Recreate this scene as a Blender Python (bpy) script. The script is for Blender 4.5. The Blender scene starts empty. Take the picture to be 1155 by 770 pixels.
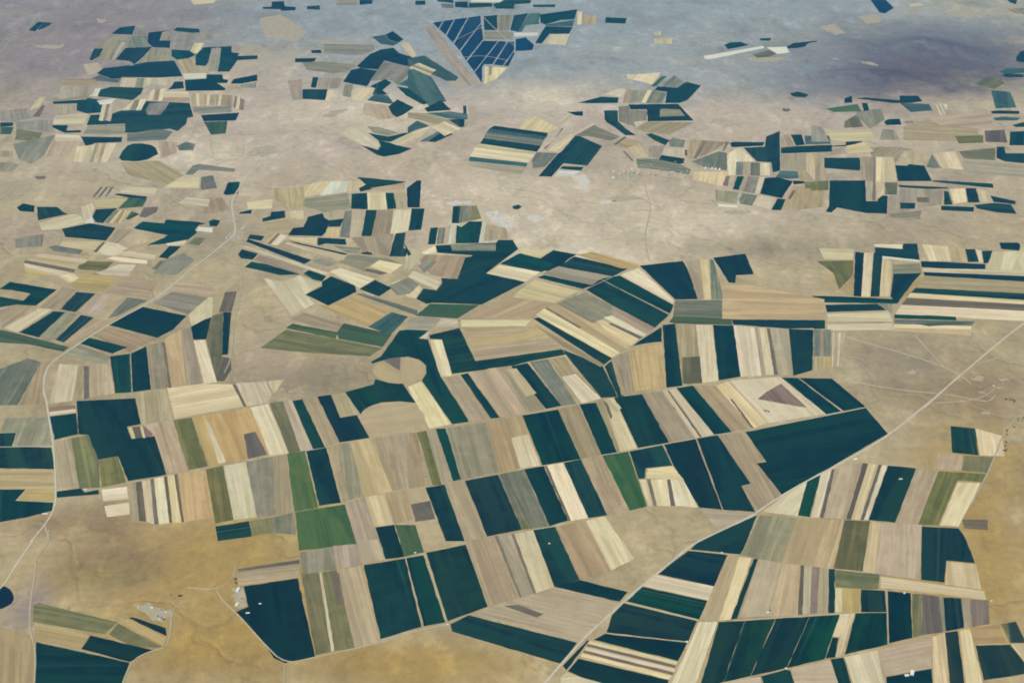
import bpy, bmesh, math, random
from mathutils import Vector, noise
from mathutils.geometry import tessellate_polygon
R = math.radians
SC = bpy.context.scene
COLL = SC.collection

# ------------------------------------------------------------------ data (metres on the plain, survey origin below the aircraft)
# field: kind, layer, furrow direction, origin x, origin y, label, outline relative to the origin
FIELDS = [
('T',0,1.658,-8291,25844,'second tan block from left in the left edge round the dark oval field',[-248,-439,-105,-348,303,-621,316,116,124,596,-387,694]),
('T',0,1.833,-6390,25824,'last tan strip from left in the left edge round the dark oval field',[-37,-510,208,-237,96,326,-266,421]),
('T',0,2.269,-6459,24693,'sixth tan block from left in the left edge round the dark oval field',[-358,-178,383,-602,622,-180,16,525,-664,435]),
('Y',0,1.833,-7785,21696,'second greyish block from left in the left edge round the dark oval field',[-147,-240,257,-171,155,301,-265,109]),
('T',0,1.396,-6386,21925,'fifth tan block from left in the left edge round the dark oval field',[-117,-225,44,-294,159,241,-87,277]),
('O',0,2.967,-6544,20810,'the only olive block in the left edge round the dark oval field',[-172,-132,212,-197,304,130,-343,197]),
('Y',0,1.484,-5277,20859,'last greyish block from left in the left edge round the dark oval field',[-260,-344,112,-376,296,149,71,419,-221,149]),
('S',0,2.880,-7237,20662,'the only sandy orange patch in the left edge round the dark oval field',[-215,-211,539,-180,120,112,-442,278]),
('T',0,2.880,-5741,20007,'second tan block from left in the fields round the dark diamond by the road',[-399,-166,-20,-258,294,-318,348,205,27,395,-251,142]),
('S',1,2.967,-6442,20197,'the only sandy orange block in the fields round the dark diamond by the road',[-278,-46,-127,-201,283,-294,386,206,-266,335]),
('T',0,2.967,-4873,19976,'last tan block from left in the fields round the dark diamond by the road',[-52,-135,375,-135,331,110,-236,235,-421,-74]),
('P',0,1.745,-4535,19254,'the only pale straw block in the fields round the dark diamond by the road',[-82,-443,65,-246,165,-131,59,461,-6,461,-200,-102]),
('T',0,1.833,-5053,23187,'first tan block from left in the scattered fields along the upper road',[-117,-379,279,-188,68,323,-231,244]),
('T',0,1.745,-3839,23502,'second tan block from left in the scattered fields along the upper road',[-244,-69,60,-463,312,-385,187,500,-313,418]),
('Y',0,0.262,-3185,23296,'the only greyish block in the scattered fields along the upper road',[-338,-180,15,-412,463,-258,335,417,-91,255,-381,175]),
('S',0,0.262,-3795,22219,'the only sandy orange block in the slanting strips beside the road fork',[-195,-303,-46,-85,139,-231,356,59,45,355,-298,206]),
('T',0,2.094,-3183,20737,'last tan strip from left in the slanting strips beside the road fork',[27,-254,246,-222,63,136,-335,338]),
('Y',0,2.880,-2232,20955,'second greyish patch from left in the slanting strips beside the road fork',[-488,-13,-89,-308,139,56,526,-113,279,119,-371,255]),
('T',0,2.618,-1486,27362,'the only tan strip in the far arc of fields below the blue triangle',[-549,109,-364,6,190,-403,614,-403,641,-101,244,2,-205,368,-569,421]),
('T',0,2.356,2144,26069,'first tan block from left in the fields beside the long village',[-17,-248,340,-13,-44,370,-280,-107]),
('T',0,4.538,2652,25659,'second tan block from left in the fields beside the long village',[-146,-256,45,-345,204,300,-101,300]),
('V',0,2.793,2745,24950,'first grey green block from left in the fields beside the long village',[-482,-86,-126,-173,411,-391,466,-176,297,107,-81,359,-483,359]),
('T',0,1.396,5162,24451,'third tan strip from left in the fields left of the stepped dark field',[-101,-108,-6,-209,43,-193,109,277,-43,235]),
('S',0,1.309,4957,23398,'the only sandy orange block in the fields left of the stepped dark field',[-373,-398,-164,-437,345,-281,479,440,-28,646,-256,34]),
('T',0,0.960,6997,25585,'fourth tan patch from left in the blocks round the stepped dark field',[-392,-163,-8,-181,-58,-544,239,95,464,187,157,326,-400,279]),
('T',0,4.363,5707,25187,'first tan strip from left in the blocks round the stepped dark field',[-188,397,-424,-928,-111,-886,-105,-324,12,216,454,400,484,723,-121,397]),
('T',0,1.309,6801,23358,'first tan block from left in the small fields right of the stepped dark field',[-133,274,-301,234,-484,-513,-294,-551,39,-319,500,-163,711,479,-35,561]),
('T',0,2.880,8669,24941,'second tan block from left in the small fields right of the stepped dark field',[-534,10,-497,-339,428,-511,613,98,268,142,126,232,-405,367]),
('Y',1,3.403,6595,22748,'the only greyish block in the small fields right of the stepped dark field',[-244,-94,196,-169,318,209,-271,55]),
('Y',0,4.625,7018,27548,'second greyish block from left in the foot of the dark hill',[-267,79,-143,-688,250,-181,335,448,-177,342]),
('T',0,2.967,8172,26764,'the only tan block in the foot of the dark hill',[-796,-496,631,-592,779,192,9,652,-624,243]),
('S',1,3.403,8813,27267,'the only sandy orange block in the foot of the dark hill',[-542,-207,112,-408,469,-207,672,569,-712,254]),
('T',0,1.833,-8837,27961,'second tan block from top in the far left edge beyond the oval field',[-137,-331,289,-174,143,252,-295,252]),
('Y',0,1.920,-9753,27577,'first greyish block from left in the far left edge beyond the oval field',[-196,-312,88,-312,367,-106,126,420,-386,313]),
('Y',0,1.833,-9224,27036,'second greyish block from left in the far left edge beyond the oval field',[-283,-178,474,-376,246,328,-437,225]),
('T',0,0.524,-8894,28654,'first tan block from left in the lower half of the far left cluster',[-479,-239,324,-51,481,59,226,339,-551,-109]),
('T',1,1.833,-8926,29013,'second tan block from left in the lower half of the far left cluster',[-223,-465,373,-187,246,326,-398,326]),
('T',0,2.007,-8931,30493,'first tan block from left in the top half of the far left cluster',[-2,-436,140,-317,192,26,-24,426,-306,301]),
('T',0,1.745,-4433,29135,'first tan strip from left in the bare plain beside the far arc',[5,-643,218,-588,23,675,-247,557]),
('T',0,1.833,-2645,27811,'last tan block from left in the bare plain beside the far arc',[-299,-130,87,-443,364,-340,166,403,-319,511]),
('G',0,1.571,-11030,33589,'first dark green strip from left in the far top left corner beside the pale road',[78,-395,86,331,-69,360,-95,-296]),
('G',0,1.571,-10849,33622,'second dark green strip from left in the far top left corner beside the pale road',[-45,-327,108,34,111,254,-91,297,-84,-258]),
('P',0,0.000,-7531,35649,'the only pale straw block in the far top left corner beside the pale road',[-200,-241,266,-113,282,176,-346,176]),
('G',0,1.658,-8910,33276,'third dark green block from left in the top half of the far left cluster',[248,-339,159,377,-167,232,-239,-269]),
('Y',0,1.745,-8509,33097,'third greyish strip from left in the top half of the far left cluster',[-140,-161,201,-301,162,-21,-223,483]),
('G',0,1.745,-7909,32603,'sixth dark green strip from left in the top half of the far left cluster',[-78,-606,306,-659,209,-118,125,-118,95,545,46,686,-419,501,-283,-226]),
('Y',1,1.658,-7879,32860,'fifth greyish strip from left in the top half of the far left cluster',[-67,-371,152,-344,58,428,-142,287]),
('G',0,2.880,-7497,33266,'eighth dark green block from left in the top half of the far left cluster',[-223,-45,164,-188,345,-159,272,125,-259,241,-299,26]),
('Y',0,1.658,-7171,32540,'sixth greyish block from left in the top half of the far left cluster',[-387,-637,31,-704,39,-94,408,45,346,393,90,534,-526,464]),
('P',0,1.571,-7002,31955,'the only pale straw strip in the top half of the far left cluster',[95,-383,102,351,-101,351,-96,-319]),
('G',1,2.094,-7234,31455,'seventh dark green block from left in the top half of the far left cluster',[-217,-82,-45,-339,175,-250,291,-17,108,311,-309,377]),
('Y',0,1.484,-8950,31894,'first greyish strip from left in the top half of the far left cluster',[-162,-969,212,-715,228,74,245,898,-203,1038,-323,-325]),
('G',1,1.658,-9132,31468,'first dark green strip from left in the top half of the far left cluster',[26,-415,106,-96,58,431,-142,431,-47,-353]),
('T',1,1.658,-8866,31646,'second tan sliver from left in the top half of the far left cluster',[2,-593,103,-531,-39,937,-65,188]),
('Y',1,1.658,-8787,31805,'second greyish sliver from left in the top half of the far left cluster',[28,-690,93,-727,-4,639,-117,776]),
('T',1,1.571,-8680,31719,'third tan sliver from left in the top half of the far left cluster',[-10,-641,57,-604,60,519,-109,724]),
('V',0,1.920,-8369,32341,'second grey green block from left in the top half of the far left cluster',[-139,-397,368,-304,167,-34,83,451,-264,520,-216,-237]),
('G',1,1.484,-8284,31363,'fourth dark green block from left in the top half of the far left cluster',[-15,-337,154,-565,225,-81,267,657,-297,577,-335,-248]),
('Y',0,1.745,-7727,31309,'fourth greyish block from left in the top half of the far left cluster',[-139,-449,357,-258,286,-2,137,630,-280,590,-360,-511]),
('G',1,0.175,-7737,30385,'fifth dark green block from left in the top half of the far left cluster',[-685,-510,-470,-450,348,-475,794,-391,652,35,408,662,-167,560,-371,409,-511,159]),
('G',2,4.625,-8464,30266,'second dark green block from left in the top half of the far left cluster',[-231,-151,49,-428,245,-451,302,403,230,464,-271,252,-323,-90]),
('V',3,2.705,-8504,29813,'first grey green block from left in the top half of the far left cluster',[-185,-118,302,-235,309,57,93,-3,-192,297,-329,0]),
('T',0,1.920,-6840,30694,'last tan block from left in the top half of the far left cluster',[-159,-493,319,-456,323,-51,22,37,-78,610,-425,355]),
('W',0,0.087,-6689,30021,'the only whitish block in the top half of the far left cluster',[-181,-182,253,-147,213,176,-285,152]),
('G',1,2.443,-6290,31260,'last dark green patch from left in the top half of the far left cluster',[-641,178,-516,-526,-291,-588,-277,-338,-380,683,-176,710,-23,-401,35,-961,286,-961,335,-183,755,-106,724,149,286,110,295,307,114,373,40,814,-570,733]),
('Y',0,1.658,-6454,30905,'last greyish strip from left in the top half of the far left cluster',[-5,-666,192,-545,46,660,-122,532,-109,17]),
('P',0,1.658,-7984,29592,'fifth pale straw block from left in the lower half of the far left cluster',[-122,-249,192,-307,118,278,-187,278]),
('Y',0,1.745,-7743,29563,'fourth greyish strip from left in the lower half of the far left cluster',[-45,-279,134,-335,32,307,-119,307]),
('P',0,1.745,-7599,29607,'seventh pale straw strip from left in the lower half of the far left cluster',[-7,-380,92,-149,23,263,-108,263]),
('P',0,1.745,-7371,29666,'ninth pale straw block from left in the lower half of the far left cluster',[-132,-207,220,-264,111,264,-201,205]),
('G',1,2.967,-8022,28917,'fifth dark green block from left in the lower half of the far left cluster',[-386,-203,-150,-258,371,-424,451,-35,428,329,-270,399,-446,192]),
('W',2,1.571,-8518,28940,'first whitish strip from left in the lower half of the far left cluster',[-76,-225,106,-225,56,283,-54,283,-30,-115]),
('P',0,1.658,-7333,28814,'eighth pale straw strip from left in the lower half of the far left cluster',[-17,-322,90,-322,3,350,-76,295]),
('S',0,1.745,-7233,28820,'the only sandy orange strip in the lower half of the far left cluster',[-6,-329,101,-360,-2,345,-93,345]),
('P',0,1.658,-7131,28826,'tenth pale straw sliver from left in the lower half of the far left cluster',[3,-367,81,-367,16,396,-100,340]),
('P',1,0.000,-6839,28851,'last pale straw block from left in the lower half of the far left cluster',[302,-170,201,165,-244,143,-260,-136]),
('T',1,0.000,-6778,28518,'last tan block from left in the lower half of the far left cluster',[309,-191,247,137,-272,137,-282,-82]),
('G',0,1.745,-6952,29412,'seventh dark green block from left in the lower half of the far left cluster',[-121,-276,197,-186,92,255,-89,221,-80,-13]),
('G',0,1.658,-6212,29620,'last dark green block from left in the lower half of the far left cluster',[-475,-565,316,-531,316,-419,75,-67,294,-66,280,132,162,191,91,492,-236,492,-194,215,-629,131]),
('G',0,0.175,-8880,28385,'second dark green strip from left in the lower half of the far left cluster',[-302,-124,378,-59,287,158,-361,26]),
('G',1,1.833,-8440,28129,'third dark green block from left in the lower half of the far left cluster',[-186,-236,62,-426,365,-342,176,360,-136,503,-283,141]),
('G',0,0.087,-7174,27430,'sixth dark green block from left in the lower half of the far left cluster',[-721,-369,-198,-790,243,-721,600,-571,782,-690,867,-320,833,41,931,93,706,893,-166,1003,-436,893,-558,461,-727,248,-1111,195,-1040,-369]),
('P',2,1.745,-8081,27785,'second pale straw sliver from left in the lower half of the far left cluster',[35,-469,128,-499,-49,537,-112,430]),
('Y',1,1.745,-8010,27812,'second greyish sliver from left in the lower half of the far left cluster',[61,-525,103,-497,-47,511,-117,511]),
('P',1,1.745,-7939,27862,'third pale straw sliver from left in the lower half of the far left cluster',[36,-546,134,-596,-58,682,-115,463]),
('W',3,0.349,-8158,28386,'second whitish block from left in the lower half of the far left cluster',[-73,-168,114,-114,164,212,-205,70]),
('P',1,1.571,-7659,28069,'fourth pale straw strip from left in the lower half of the far left cluster',[-72,-175,88,-175,47,420,-61,-70]),
('Y',1,1.658,-7539,28205,'third greyish strip from left in the lower half of the far left cluster',[-28,-311,77,-311,24,337,-71,284]),
('P',1,1.658,-7425,28232,'sixth pale straw strip from left in the lower half of the far left cluster',[-33,-338,73,-338,47,366,-86,312]),
('Y',1,1.571,-7063,27975,'last greyish block from left in the lower half of the far left cluster',[-101,-346,149,-346,181,24,177,402,-214,348,-194,-83]),
('P',2,3.229,-8625,27379,'first pale straw block from left in the lower half of the far left cluster',[-244,-268,48,-298,323,-268,299,247,238,351,-334,194,-328,39]),
('G',1,2.443,-8544,26836,'first dark green strip from left in the lower half of the far left cluster',[-270,72,14,-196,321,-177,292,-61,15,-81,-30,221,-345,221]),
('Y',1,0.087,-7849,26759,'first greyish block from left in the lower half of the far left cluster',[-314,-179,121,-248,481,-150,360,379,-330,298,-317,-102]),
('G',0,0.000,-7751,26168,'fourth dark green block from left in the lower half of the far left cluster',[-218,-188,-79,-234,-85,-73,419,-16,377,242,-411,271]),
('V',1,0.175,-6869,26521,'the only grey green block in the lower half of the far left cluster',[-360,-349,344,-253,394,185,83,333,-459,86]),
('G',0,0.524,-5602,29731,'first dark green block from top in the striped fields beside the far left cluster',[-33,-213,283,-36,220,379,-232,80,-241,-213]),
('Y',0,1.658,-5458,29403,'second greyish block from left in the striped fields beside the far left cluster',[-137,-118,169,-153,135,193,-168,77]),
('T',0,1.833,-6427,28519,'first tan sliver from left in the striped fields beside the far left cluster',[59,-410,136,-389,-39,384,-154,417]),
('P',0,1.745,-6344,28525,'first pale straw sliver from left in the striped fields beside the far left cluster',[56,-393,109,-363,-47,378,-118,378]),
('T',0,1.745,-6234,28521,'second tan strip from left in the striped fields beside the far left cluster',[3,-357,122,-326,27,303,-153,381]),
('P',0,1.745,-6131,28515,'second pale straw sliver from left in the striped fields beside the far left cluster',[23,-318,70,-298,-20,308,-72,308]),
('T',0,1.745,-6013,28515,'third tan strip from left in the striped fields beside the far left cluster',[-44,-298,129,-319,50,308,-134,308]),
('P',0,1.658,-5893,28509,'third pale straw sliver from left in the striped fields beside the far left cluster',[13,-313,68,-313,-14,314,-66,314]),
('T',0,1.745,-5747,28485,'last tan strip from left in the striped fields beside the far left cluster',[-74,-290,169,-354,59,305,-156,338]),
('R',0,1.658,-5565,28397,'first reddish brown sliver from left in the striped fields beside the far left cluster',[6,-289,69,-396,-5,315,-67,369]),
('P',0,1.658,-5498,28329,'last pale straw sliver from left in the striped fields beside the far left cluster',[4,-329,72,-381,-7,327,-69,381]),
('R',0,1.658,-5409,28246,'second reddish brown sliver from left in the striped fields beside the far left cluster',[-14,-299,82,-351,24,243,-93,409]),
('Y',1,0.175,-5991,27904,'first greyish block from left in the striped fields beside the far left cluster',[-297,-118,-170,-222,462,-117,382,255,-376,201]),
('G',0,3.316,-5716,27492,'second dark green block from top in the striped fields beside the far left cluster',[-277,-227,338,-176,337,270,-397,133]),
('E',0,1.745,-5674,26918,'the only grass green block in the striped fields beside the far left cluster',[-46,-377,219,-309,140,363,-314,323]),
('K',0,1.571,-9342,27855,'the only dark brown strip in the far left edge beyond the oval field',[86,-331,18,305,-49,357,-54,-331]),
('P',0,1.658,-9506,28342,'first pale straw strip from top in the far left edge beyond the oval field',[86,-235,44,313,-80,368,-51,-448]),
('G',0,0.175,-9771,27097,'the only dark green block in the far left edge beyond the oval field',[-85,-137,144,-88,102,113,-161,113]),
('E',0,1.745,-9678,26758,'the only grass green block in the far left edge beyond the oval field',[-57,-197,149,-197,85,197,-177,197]),
('P',1,0.000,-8392,26376,'second pale straw block from top in the far left edge beyond the oval field',[-199,-156,316,-156,173,132,-291,180]),
('T',4,0.000,-9003,29565,'first tan block from top in the far left edge beyond the oval field',[-299,-164,19,-222,407,-106,282,246,-408,246]),
('O',0,1.745,-9185,26499,'the only olive block in the far left edge beyond the oval field',[-183,-231,278,-279,225,157,-321,355]),
('G',0,1.658,-5626,35198,'first dark green patch from left in the top edge left of the blue triangle',[-363,-172,62,-203,101,-328,425,-297,411,-17,133,62,52,496,-232,464,-190,15,-395,-17]),
('G',0,1.658,-4786,35136,'second dark green block from left in the top edge left of the blue triangle',[-136,-141,175,-188,131,203,-168,125]),
('G',0,1.658,-3562,35625,'last dark green block from left in the top edge left of the blue triangle',[-133,-249,168,-153,139,200,-173,200]),
('Y',0,3.142,-4030,35585,'the only greyish block in the top edge left of the blue triangle',[-220,-241,267,-241,223,240,-270,240]),
('G',0,3.229,-4487,31076,'second dark green block from top in the bare plain beside the far arc',[-198,-152,213,-127,220,151,-234,126]),
('G',0,1.745,-4313,31685,'first dark green block from top in the bare plain beside the far arc',[-91,-114,128,-114,99,147,-134,81]),
('Y',0,3.054,-3553,31850,'second greyish block from left in the bare plain beside the far arc',[-587,-279,272,-410,522,-16,454,319,-662,387]),
('Y',1,2.880,-3942,30599,'first greyish block from left in the bare plain beside the far arc',[-423,-177,151,-422,449,-300,558,195,-135,385,-603,321]),
('G',1,1.571,-4025,28848,'last dark green block from top in the bare plain beside the far arc',[-208,-279,255,-356,233,317,-282,317]),
('G',0,1.658,-4113,29599,'third dark green strip from top in the bare plain beside the far arc',[69,-348,44,331,-76,331,-38,-315]),
('P',0,1.571,-3706,28800,'the only pale straw strip in the bare plain beside the far arc',[-53,-308,55,-308,71,308,-76,308]),
('T',0,1.571,-3808,29564,'second tan block from left in the bare plain beside the far arc',[-214,-337,230,-337,240,307,-257,366]),
('G',0,2.007,-2676,32731,'fourth dark green strip from left in the far arc of fields below the blue triangle',[-97,-188,140,-352,229,-147,-64,485,-209,203]),
('D',0,2.007,-2828,32493,'second dark sage block from left in the far arc of fields below the blue triangle',[-109,-252,187,-387,290,-118,53,20,-61,439,-360,299]),
('G',0,3.752,-2701,31118,'third dark green block from left in the far arc of fields below the blue triangle',[-537,-572,-137,-695,-66,-65,438,-446,643,-259,624,85,218,450,69,847,-204,715,-421,384,-627,-448]),
('G',0,1.396,-3229,29969,'first dark green block from left in the far arc of fields below the blue triangle',[-108,-451,229,-625,376,388,-10,573,-194,450,-291,-334]),
('Y',0,1.571,-3374,29100,'first greyish strip from left in the far arc of fields below the blue triangle',[97,-440,77,356,-96,414,-78,-330]),
('P',0,1.396,-3062,28886,'first pale straw block from left in the far arc of fields below the blue triangle',[117,-394,242,337,-176,395,-182,-339]),
('Y',1,4.451,-2515,30106,'second greyish block from left in the far arc of fields below the blue triangle',[-133,-351,7,-411,137,-645,458,376,251,562,-264,876,-453,-410]),
('G',2,1.571,-2705,29245,'second dark green patch from left in the far arc of fields below the blue triangle',[-110,-19,-134,-418,180,-418,46,-135,202,330,52,564,-233,96]),
('D',3,2.705,-2610,28547,'first dark sage block from left in the far arc of fields below the blue triangle',[165,-275,233,-222,90,220,-178,332,-312,-56]),
('G',4,1.222,-2251,27917,'fifth dark green block from left in the far arc of fields below the blue triangle',[-112,-237,-10,-423,105,-289,297,136,-64,625,-216,190]),
('P',1,1.833,-2282,31841,'second pale straw strip from left in the far arc of fields below the blue triangle',[104,-596,191,-403,-47,533,-246,465]),
('D',0,1.571,-2154,29565,'third dark sage patch from left in the far arc of fields below the blue triangle',[-104,-164,189,-337,136,608,-221,-106]),
('D',2,2.094,-1717,30442,'fifth dark sage strip from left in the far arc of fields below the blue triangle',[-514,168,-292,419,88,-21,-18,-267,351,-746,540,-746,590,-510,-202,967,-548,735]),
('P',3,2.356,-1947,30336,'third pale straw strip from left in the far arc of fields below the blue triangle',[216,-303,248,-186,-207,305,-257,184]),
('Y',3,2.269,-1905,30459,'last greyish strip from left in the far arc of fields below the blue triangle',[207,-305,239,-187,-197,307,-248,186]),
('P',3,2.269,-1847,30584,'last pale straw strip from left in the far arc of fields below the blue triangle',[183,-308,234,-189,-164,309,-253,186]),
('D',4,1.833,-1856,29314,'fourth dark sage strip from left in the far arc of fields below the blue triangle',[-288,-88,-29,-656,221,-1204,535,-879,168,618,-250,1165,-358,1044]),
('G',5,2.094,-2027,28775,'sixth dark green strip from left in the far arc of fields below the blue triangle',[-126,-5,257,-556,341,-450,-120,449,-353,564]),
('G',5,1.920,-1514,28052,'seventh dark green block from left in the far arc of fields below the blue triangle',[-161,-243,305,-137,82,434,-224,-53]),
('G',1,1.745,-1019,27170,'eighth dark green block from left in the far arc of fields below the blue triangle',[26,-231,93,-211,98,246,-219,195]),
('D',2,2.705,-1178,27607,'last dark sage block from left in the far arc of fields below the blue triangle',[-64,-187,312,-239,304,71,-44,229,-509,125]),
('G',3,1.571,-937,27920,'last dark green sliver from left in the far arc of fields below the blue triangle',[-24,-238,38,-238,25,239,-38,239]),
('D',0,0.873,-1843,26922,'first dark sage block from left in the fan of fields below the far arc',[-131,-459,296,35,-5,389,-161,35]),
('G',0,1.047,-1365,26426,'last dark green block from left in the fan of fields below the far arc',[-73,-273,240,133,75,377,-244,-236]),
('D',1,1.047,-1494,26485,'second dark sage strip from left in the fan of fields below the far arc',[-85,-294,202,291,134,319,-252,-314]),
('P',2,2.269,-1276,26884,'last pale straw block from left in the fan of fields below the far arc',[0,-420,299,-27,-32,376,-266,73]),
('P',0,2.094,-2793,26335,'first pale straw block from left in the fan of fields below the far arc',[0,-354,302,-513,320,-88,-131,701,-491,254]),
('G',0,2.182,-2561,25709,'first dark green strip from left in the fan of fields below the far arc',[82,-214,221,-304,166,-31,-198,250,-269,298]),
('G',1,2.531,-2275,25845,'second dark green block from left in the fan of fields below the far arc',[-172,116,-218,-166,-79,-440,197,-304,416,-26,97,162,4,257,-246,400]),
('G',1,0.000,-2316,26459,'third dark green patch from left in the fan of fields below the far arc',[-206,-210,24,-305,373,178,271,178,-31,-19,-430,178]),
('Y',0,2.531,-2500,26739,'the only greyish block in the fan of fields below the far arc',[-141,-99,149,-246,346,-100,-61,198,-293,248]),
('P',1,0.960,-1893,26496,'second pale straw strip from left in the fan of fields below the far arc',[-215,-485,173,-53,354,542,51,290,-364,-296]),
('N',0,1.484,-1726,33774,'first blue black triangle from left in the blue triangle crossed by pale tracks',[21,-334,100,232,-122,101]),
('N',0,1.484,-1540,33617,'second blue black strip from left in the blue triangle crossed by pale tracks',[-136,-253,25,-679,169,523,-57,407]),
('N',0,1.484,-1301,33406,'third blue black sliver from left in the blue triangle crossed by pale tracks',[-186,-542,-24,-1095,250,886,-41,753]),
('N',0,1.396,-991,33332,'fourth blue black sliver from left in the blue triangle crossed by pale tracks',[-306,-1092,-172,-1561,266,546,243,1127,-30,979]),
('N',0,1.396,-878,32285,'fifth blue black sliver from left in the blue triangle crossed by pale tracks',[-262,-584,-123,-1232,227,299,158,1516]),
('N',0,1.396,-685,31563,'sixth blue black strip from left in the blue triangle crossed by pale tracks',[-290,-577,-119,-1262,367,893,42,947]),
('N',0,1.396,-497,30986,'seventh blue black sliver from left in the blue triangle crossed by pale tracks',[-294,-726,-129,-1433,-140,-379,-103,-187,75,-187,387,1442,208,1468]),
('N',0,1.396,-115,31627,'eighth blue black sliver from left in the blue triangle crossed by pale tracks',[-279,-854,-88,-927,170,208,163,773,33,800]),
('N',0,1.396,-33,31177,'last blue black sliver from left in the blue triangle crossed by pale tracks',[-142,-480,-39,-503,88,392,92,589]),
('N',0,1.571,272,32126,'the only blue black block in the fields right of the blue triangle',[-51,-394,175,-329,220,45,37,605,-191,469,-193,-394]),
('G',0,1.571,-502,33879,'first dark green strip from left in the fields right of the blue triangle',[-134,-585,159,-585,148,645,-174,524]),
('Y',0,1.571,-185,33899,'first greyish strip from top in the fields right of the blue triangle',[-154,-677,118,-606,203,656,-165,626]),
('G',0,4.625,134,33900,'second dark green strip from left in the fields right of the blue triangle',[10,-749,257,778,-90,580,-176,-607]),
('D',0,4.538,435,33865,'first dark sage strip from left in the fields right of the blue triangle',[-287,-715,-206,-715,-118,-208,226,-61,186,87,242,844,-40,768]),
('G',1,0.524,1046,34240,'fourth dark green block from left in the fields right of the blue triangle',[-379,-362,-276,-508,98,-137,425,-62,521,750,-389,316]),
('D',0,0.000,1109,33756,'second dark sage block from left in the fields right of the blue triangle',[-319,-172,297,-172,360,373,-337,-28]),
('G',0,1.396,918,32952,'third dark green patch from left in the fields right of the blue triangle',[-261,-683,-59,55,383,55,486,585,-149,628,-401,-643]),
('P',0,1.396,1019,32595,'second pale straw block from left in the fields right of the blue triangle',[171,-422,302,408,-137,366,-338,-354]),
('Y',0,0.000,-306,32884,'second greyish block from top in the fields right of the blue triangle',[-318,-298,323,-298,323,262,-329,333]),
('W',0,3.229,319,32960,'the only whitish block in the fields right of the blue triangle',[-256,-164,243,-95,288,143,-277,115]),
('P',0,1.484,1593,34271,'last pale straw sliver from left in the fields right of the blue triangle',[-79,-540,33,-540,78,562,-30,517]),
('T',0,1.484,1828,34124,'second tan strip from left in the fields right of the blue triangle',[-177,-393,119,-393,178,355,-121,431]),
('G',0,2.967,2436,34065,'last dark green block from left in the fields right of the blue triangle',[-262,-186,202,-260,275,186,-216,261]),
('P',0,1.571,-398,30127,'first pale straw block from left in the fields right of the blue triangle',[-180,-643,66,-313,295,441,-183,515]),
('R',1,1.571,-459,30361,'the only reddish brown sliver in the fields right of the blue triangle',[-27,-306,28,-306,32,306,-35,306]),
('T',0,1.833,-1386,31434,'first tan sliver from left in the fields right of the blue triangle',[-32,-384,490,-2089,681,-1882,-491,2307,-646,2046]),
('G',0,0.000,-1630,35713,'second dark green block from left in the top edge above the blue triangle',[-193,-47,213,-176,180,112,-200,112]),
('G',0,1.658,-1226,35395,'third dark green block from left in the top edge above the blue triangle',[-153,-211,179,-289,142,267,-168,235]),
('G',0,3.229,-767,35347,'fourth dark green block from left in the top edge above the blue triangle',[-276,-241,295,-131,270,186,-287,186]),
('G',0,0.000,2,35441,'fifth dark green block from left in the top edge above the blue triangle',[-379,-383,38,-414,61,-17,442,63,468,384,-161,384,-472,-20]),
('G',0,3.142,778,35290,'last dark green block from left in the top edge above the blue triangle',[-267,-105,263,-105,269,130,-264,82]),
('G',0,1.571,-2235,35560,'first dark green block from left in the top edge above the blue triangle',[-111,-184,131,-184,112,184,-132,184]),
('W',1,3.142,-627,35705,'the only whitish strip in the top edge above the blue triangle',[-362,-104,332,-136,419,120,-389,120]),
('V',0,1.658,-1563,35295,'the only grey green block in the top edge above the blue triangle',[-124,-190,161,-190,126,173,-162,205]),
('G',0,2.793,140,26741,'first dark green strip from top in the striped block above the dark kite',[-479,285,-581,117,520,-297,541,-105]),
('D',0,2.793,83,26550,'first dark sage strip from top in the striped block above the dark kite',[-525,304,-574,89,522,-282,576,-110]),
('V',0,2.793,30,26306,'the only grey green strip in the striped block above the dark kite',[-522,329,-569,58,517,-344,574,-41]),
('G',0,2.793,-35,26011,'second dark green strip from top in the striped block above the dark kite',[-505,349,-568,64,492,-359,581,-53]),
('P',0,2.793,-103,25780,'second pale straw strip from left in the striped block above the dark kite',[-501,291,-582,105,524,-266,559,-131]),
('P',0,2.793,-190,25479,'first pale straw block from left in the striped block above the dark kite',[-496,402,-586,-59,471,-375,609,31]),
('D',0,2.880,-255,25159,'second dark sage strip from top in the striped block above the dark kite',[-522,257,-533,34,518,-233,536,-59]),
('T',0,2.880,-291,24903,'the only tan strip in the striped block above the dark kite',[-497,286,-508,66,452,-370,553,19]),
('P',0,1.222,482,27068,'third pale straw block from left in the striped block above the dark kite',[200,-428,399,-161,-32,503,-213,297,-357,-210]),
('K',0,1.222,787,26321,'the only dark brown sliver in the striped block above the dark kite',[-204,-484,-157,-528,199,535,168,583,-7,-104]),
('P',1,1.134,1014,27365,'last pale straw sliver from left in the striped block above the dark kite',[-74,-305,197,314,130,395,-251,-406]),
('G',0,1.222,1004,25301,'fourth dark green strip from top in the fields round the dark kite',[-84,377,-155,266,-535,-837,-303,-854,-108,-305,-71,-214,358,-330,676,640,221,1255]),
('G',0,2.967,1076,24852,'last dark green block from top in the fields round the dark kite',[160,-119,216,53,-161,97,-213,-32]),
('V',0,1.309,527,25242,'the only grey green block in the fields round the dark kite',[-145,-377,68,-333,318,342,-68,388,-174,-22]),
('P',0,1.134,969,26162,'first pale straw strip from left in the fields round the dark kite',[-104,-527,217,358,169,424,23,182,-302,-436]),
('W',0,3.054,973,24588,'the only whitish block in the fields round the dark kite',[-235,-141,121,-116,243,115,-131,141]),
('G',2,0.087,1282,27704,'second dark green block from top in the fields round the dark kite',[-35,-107,106,-127,117,132,-188,101]),
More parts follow.
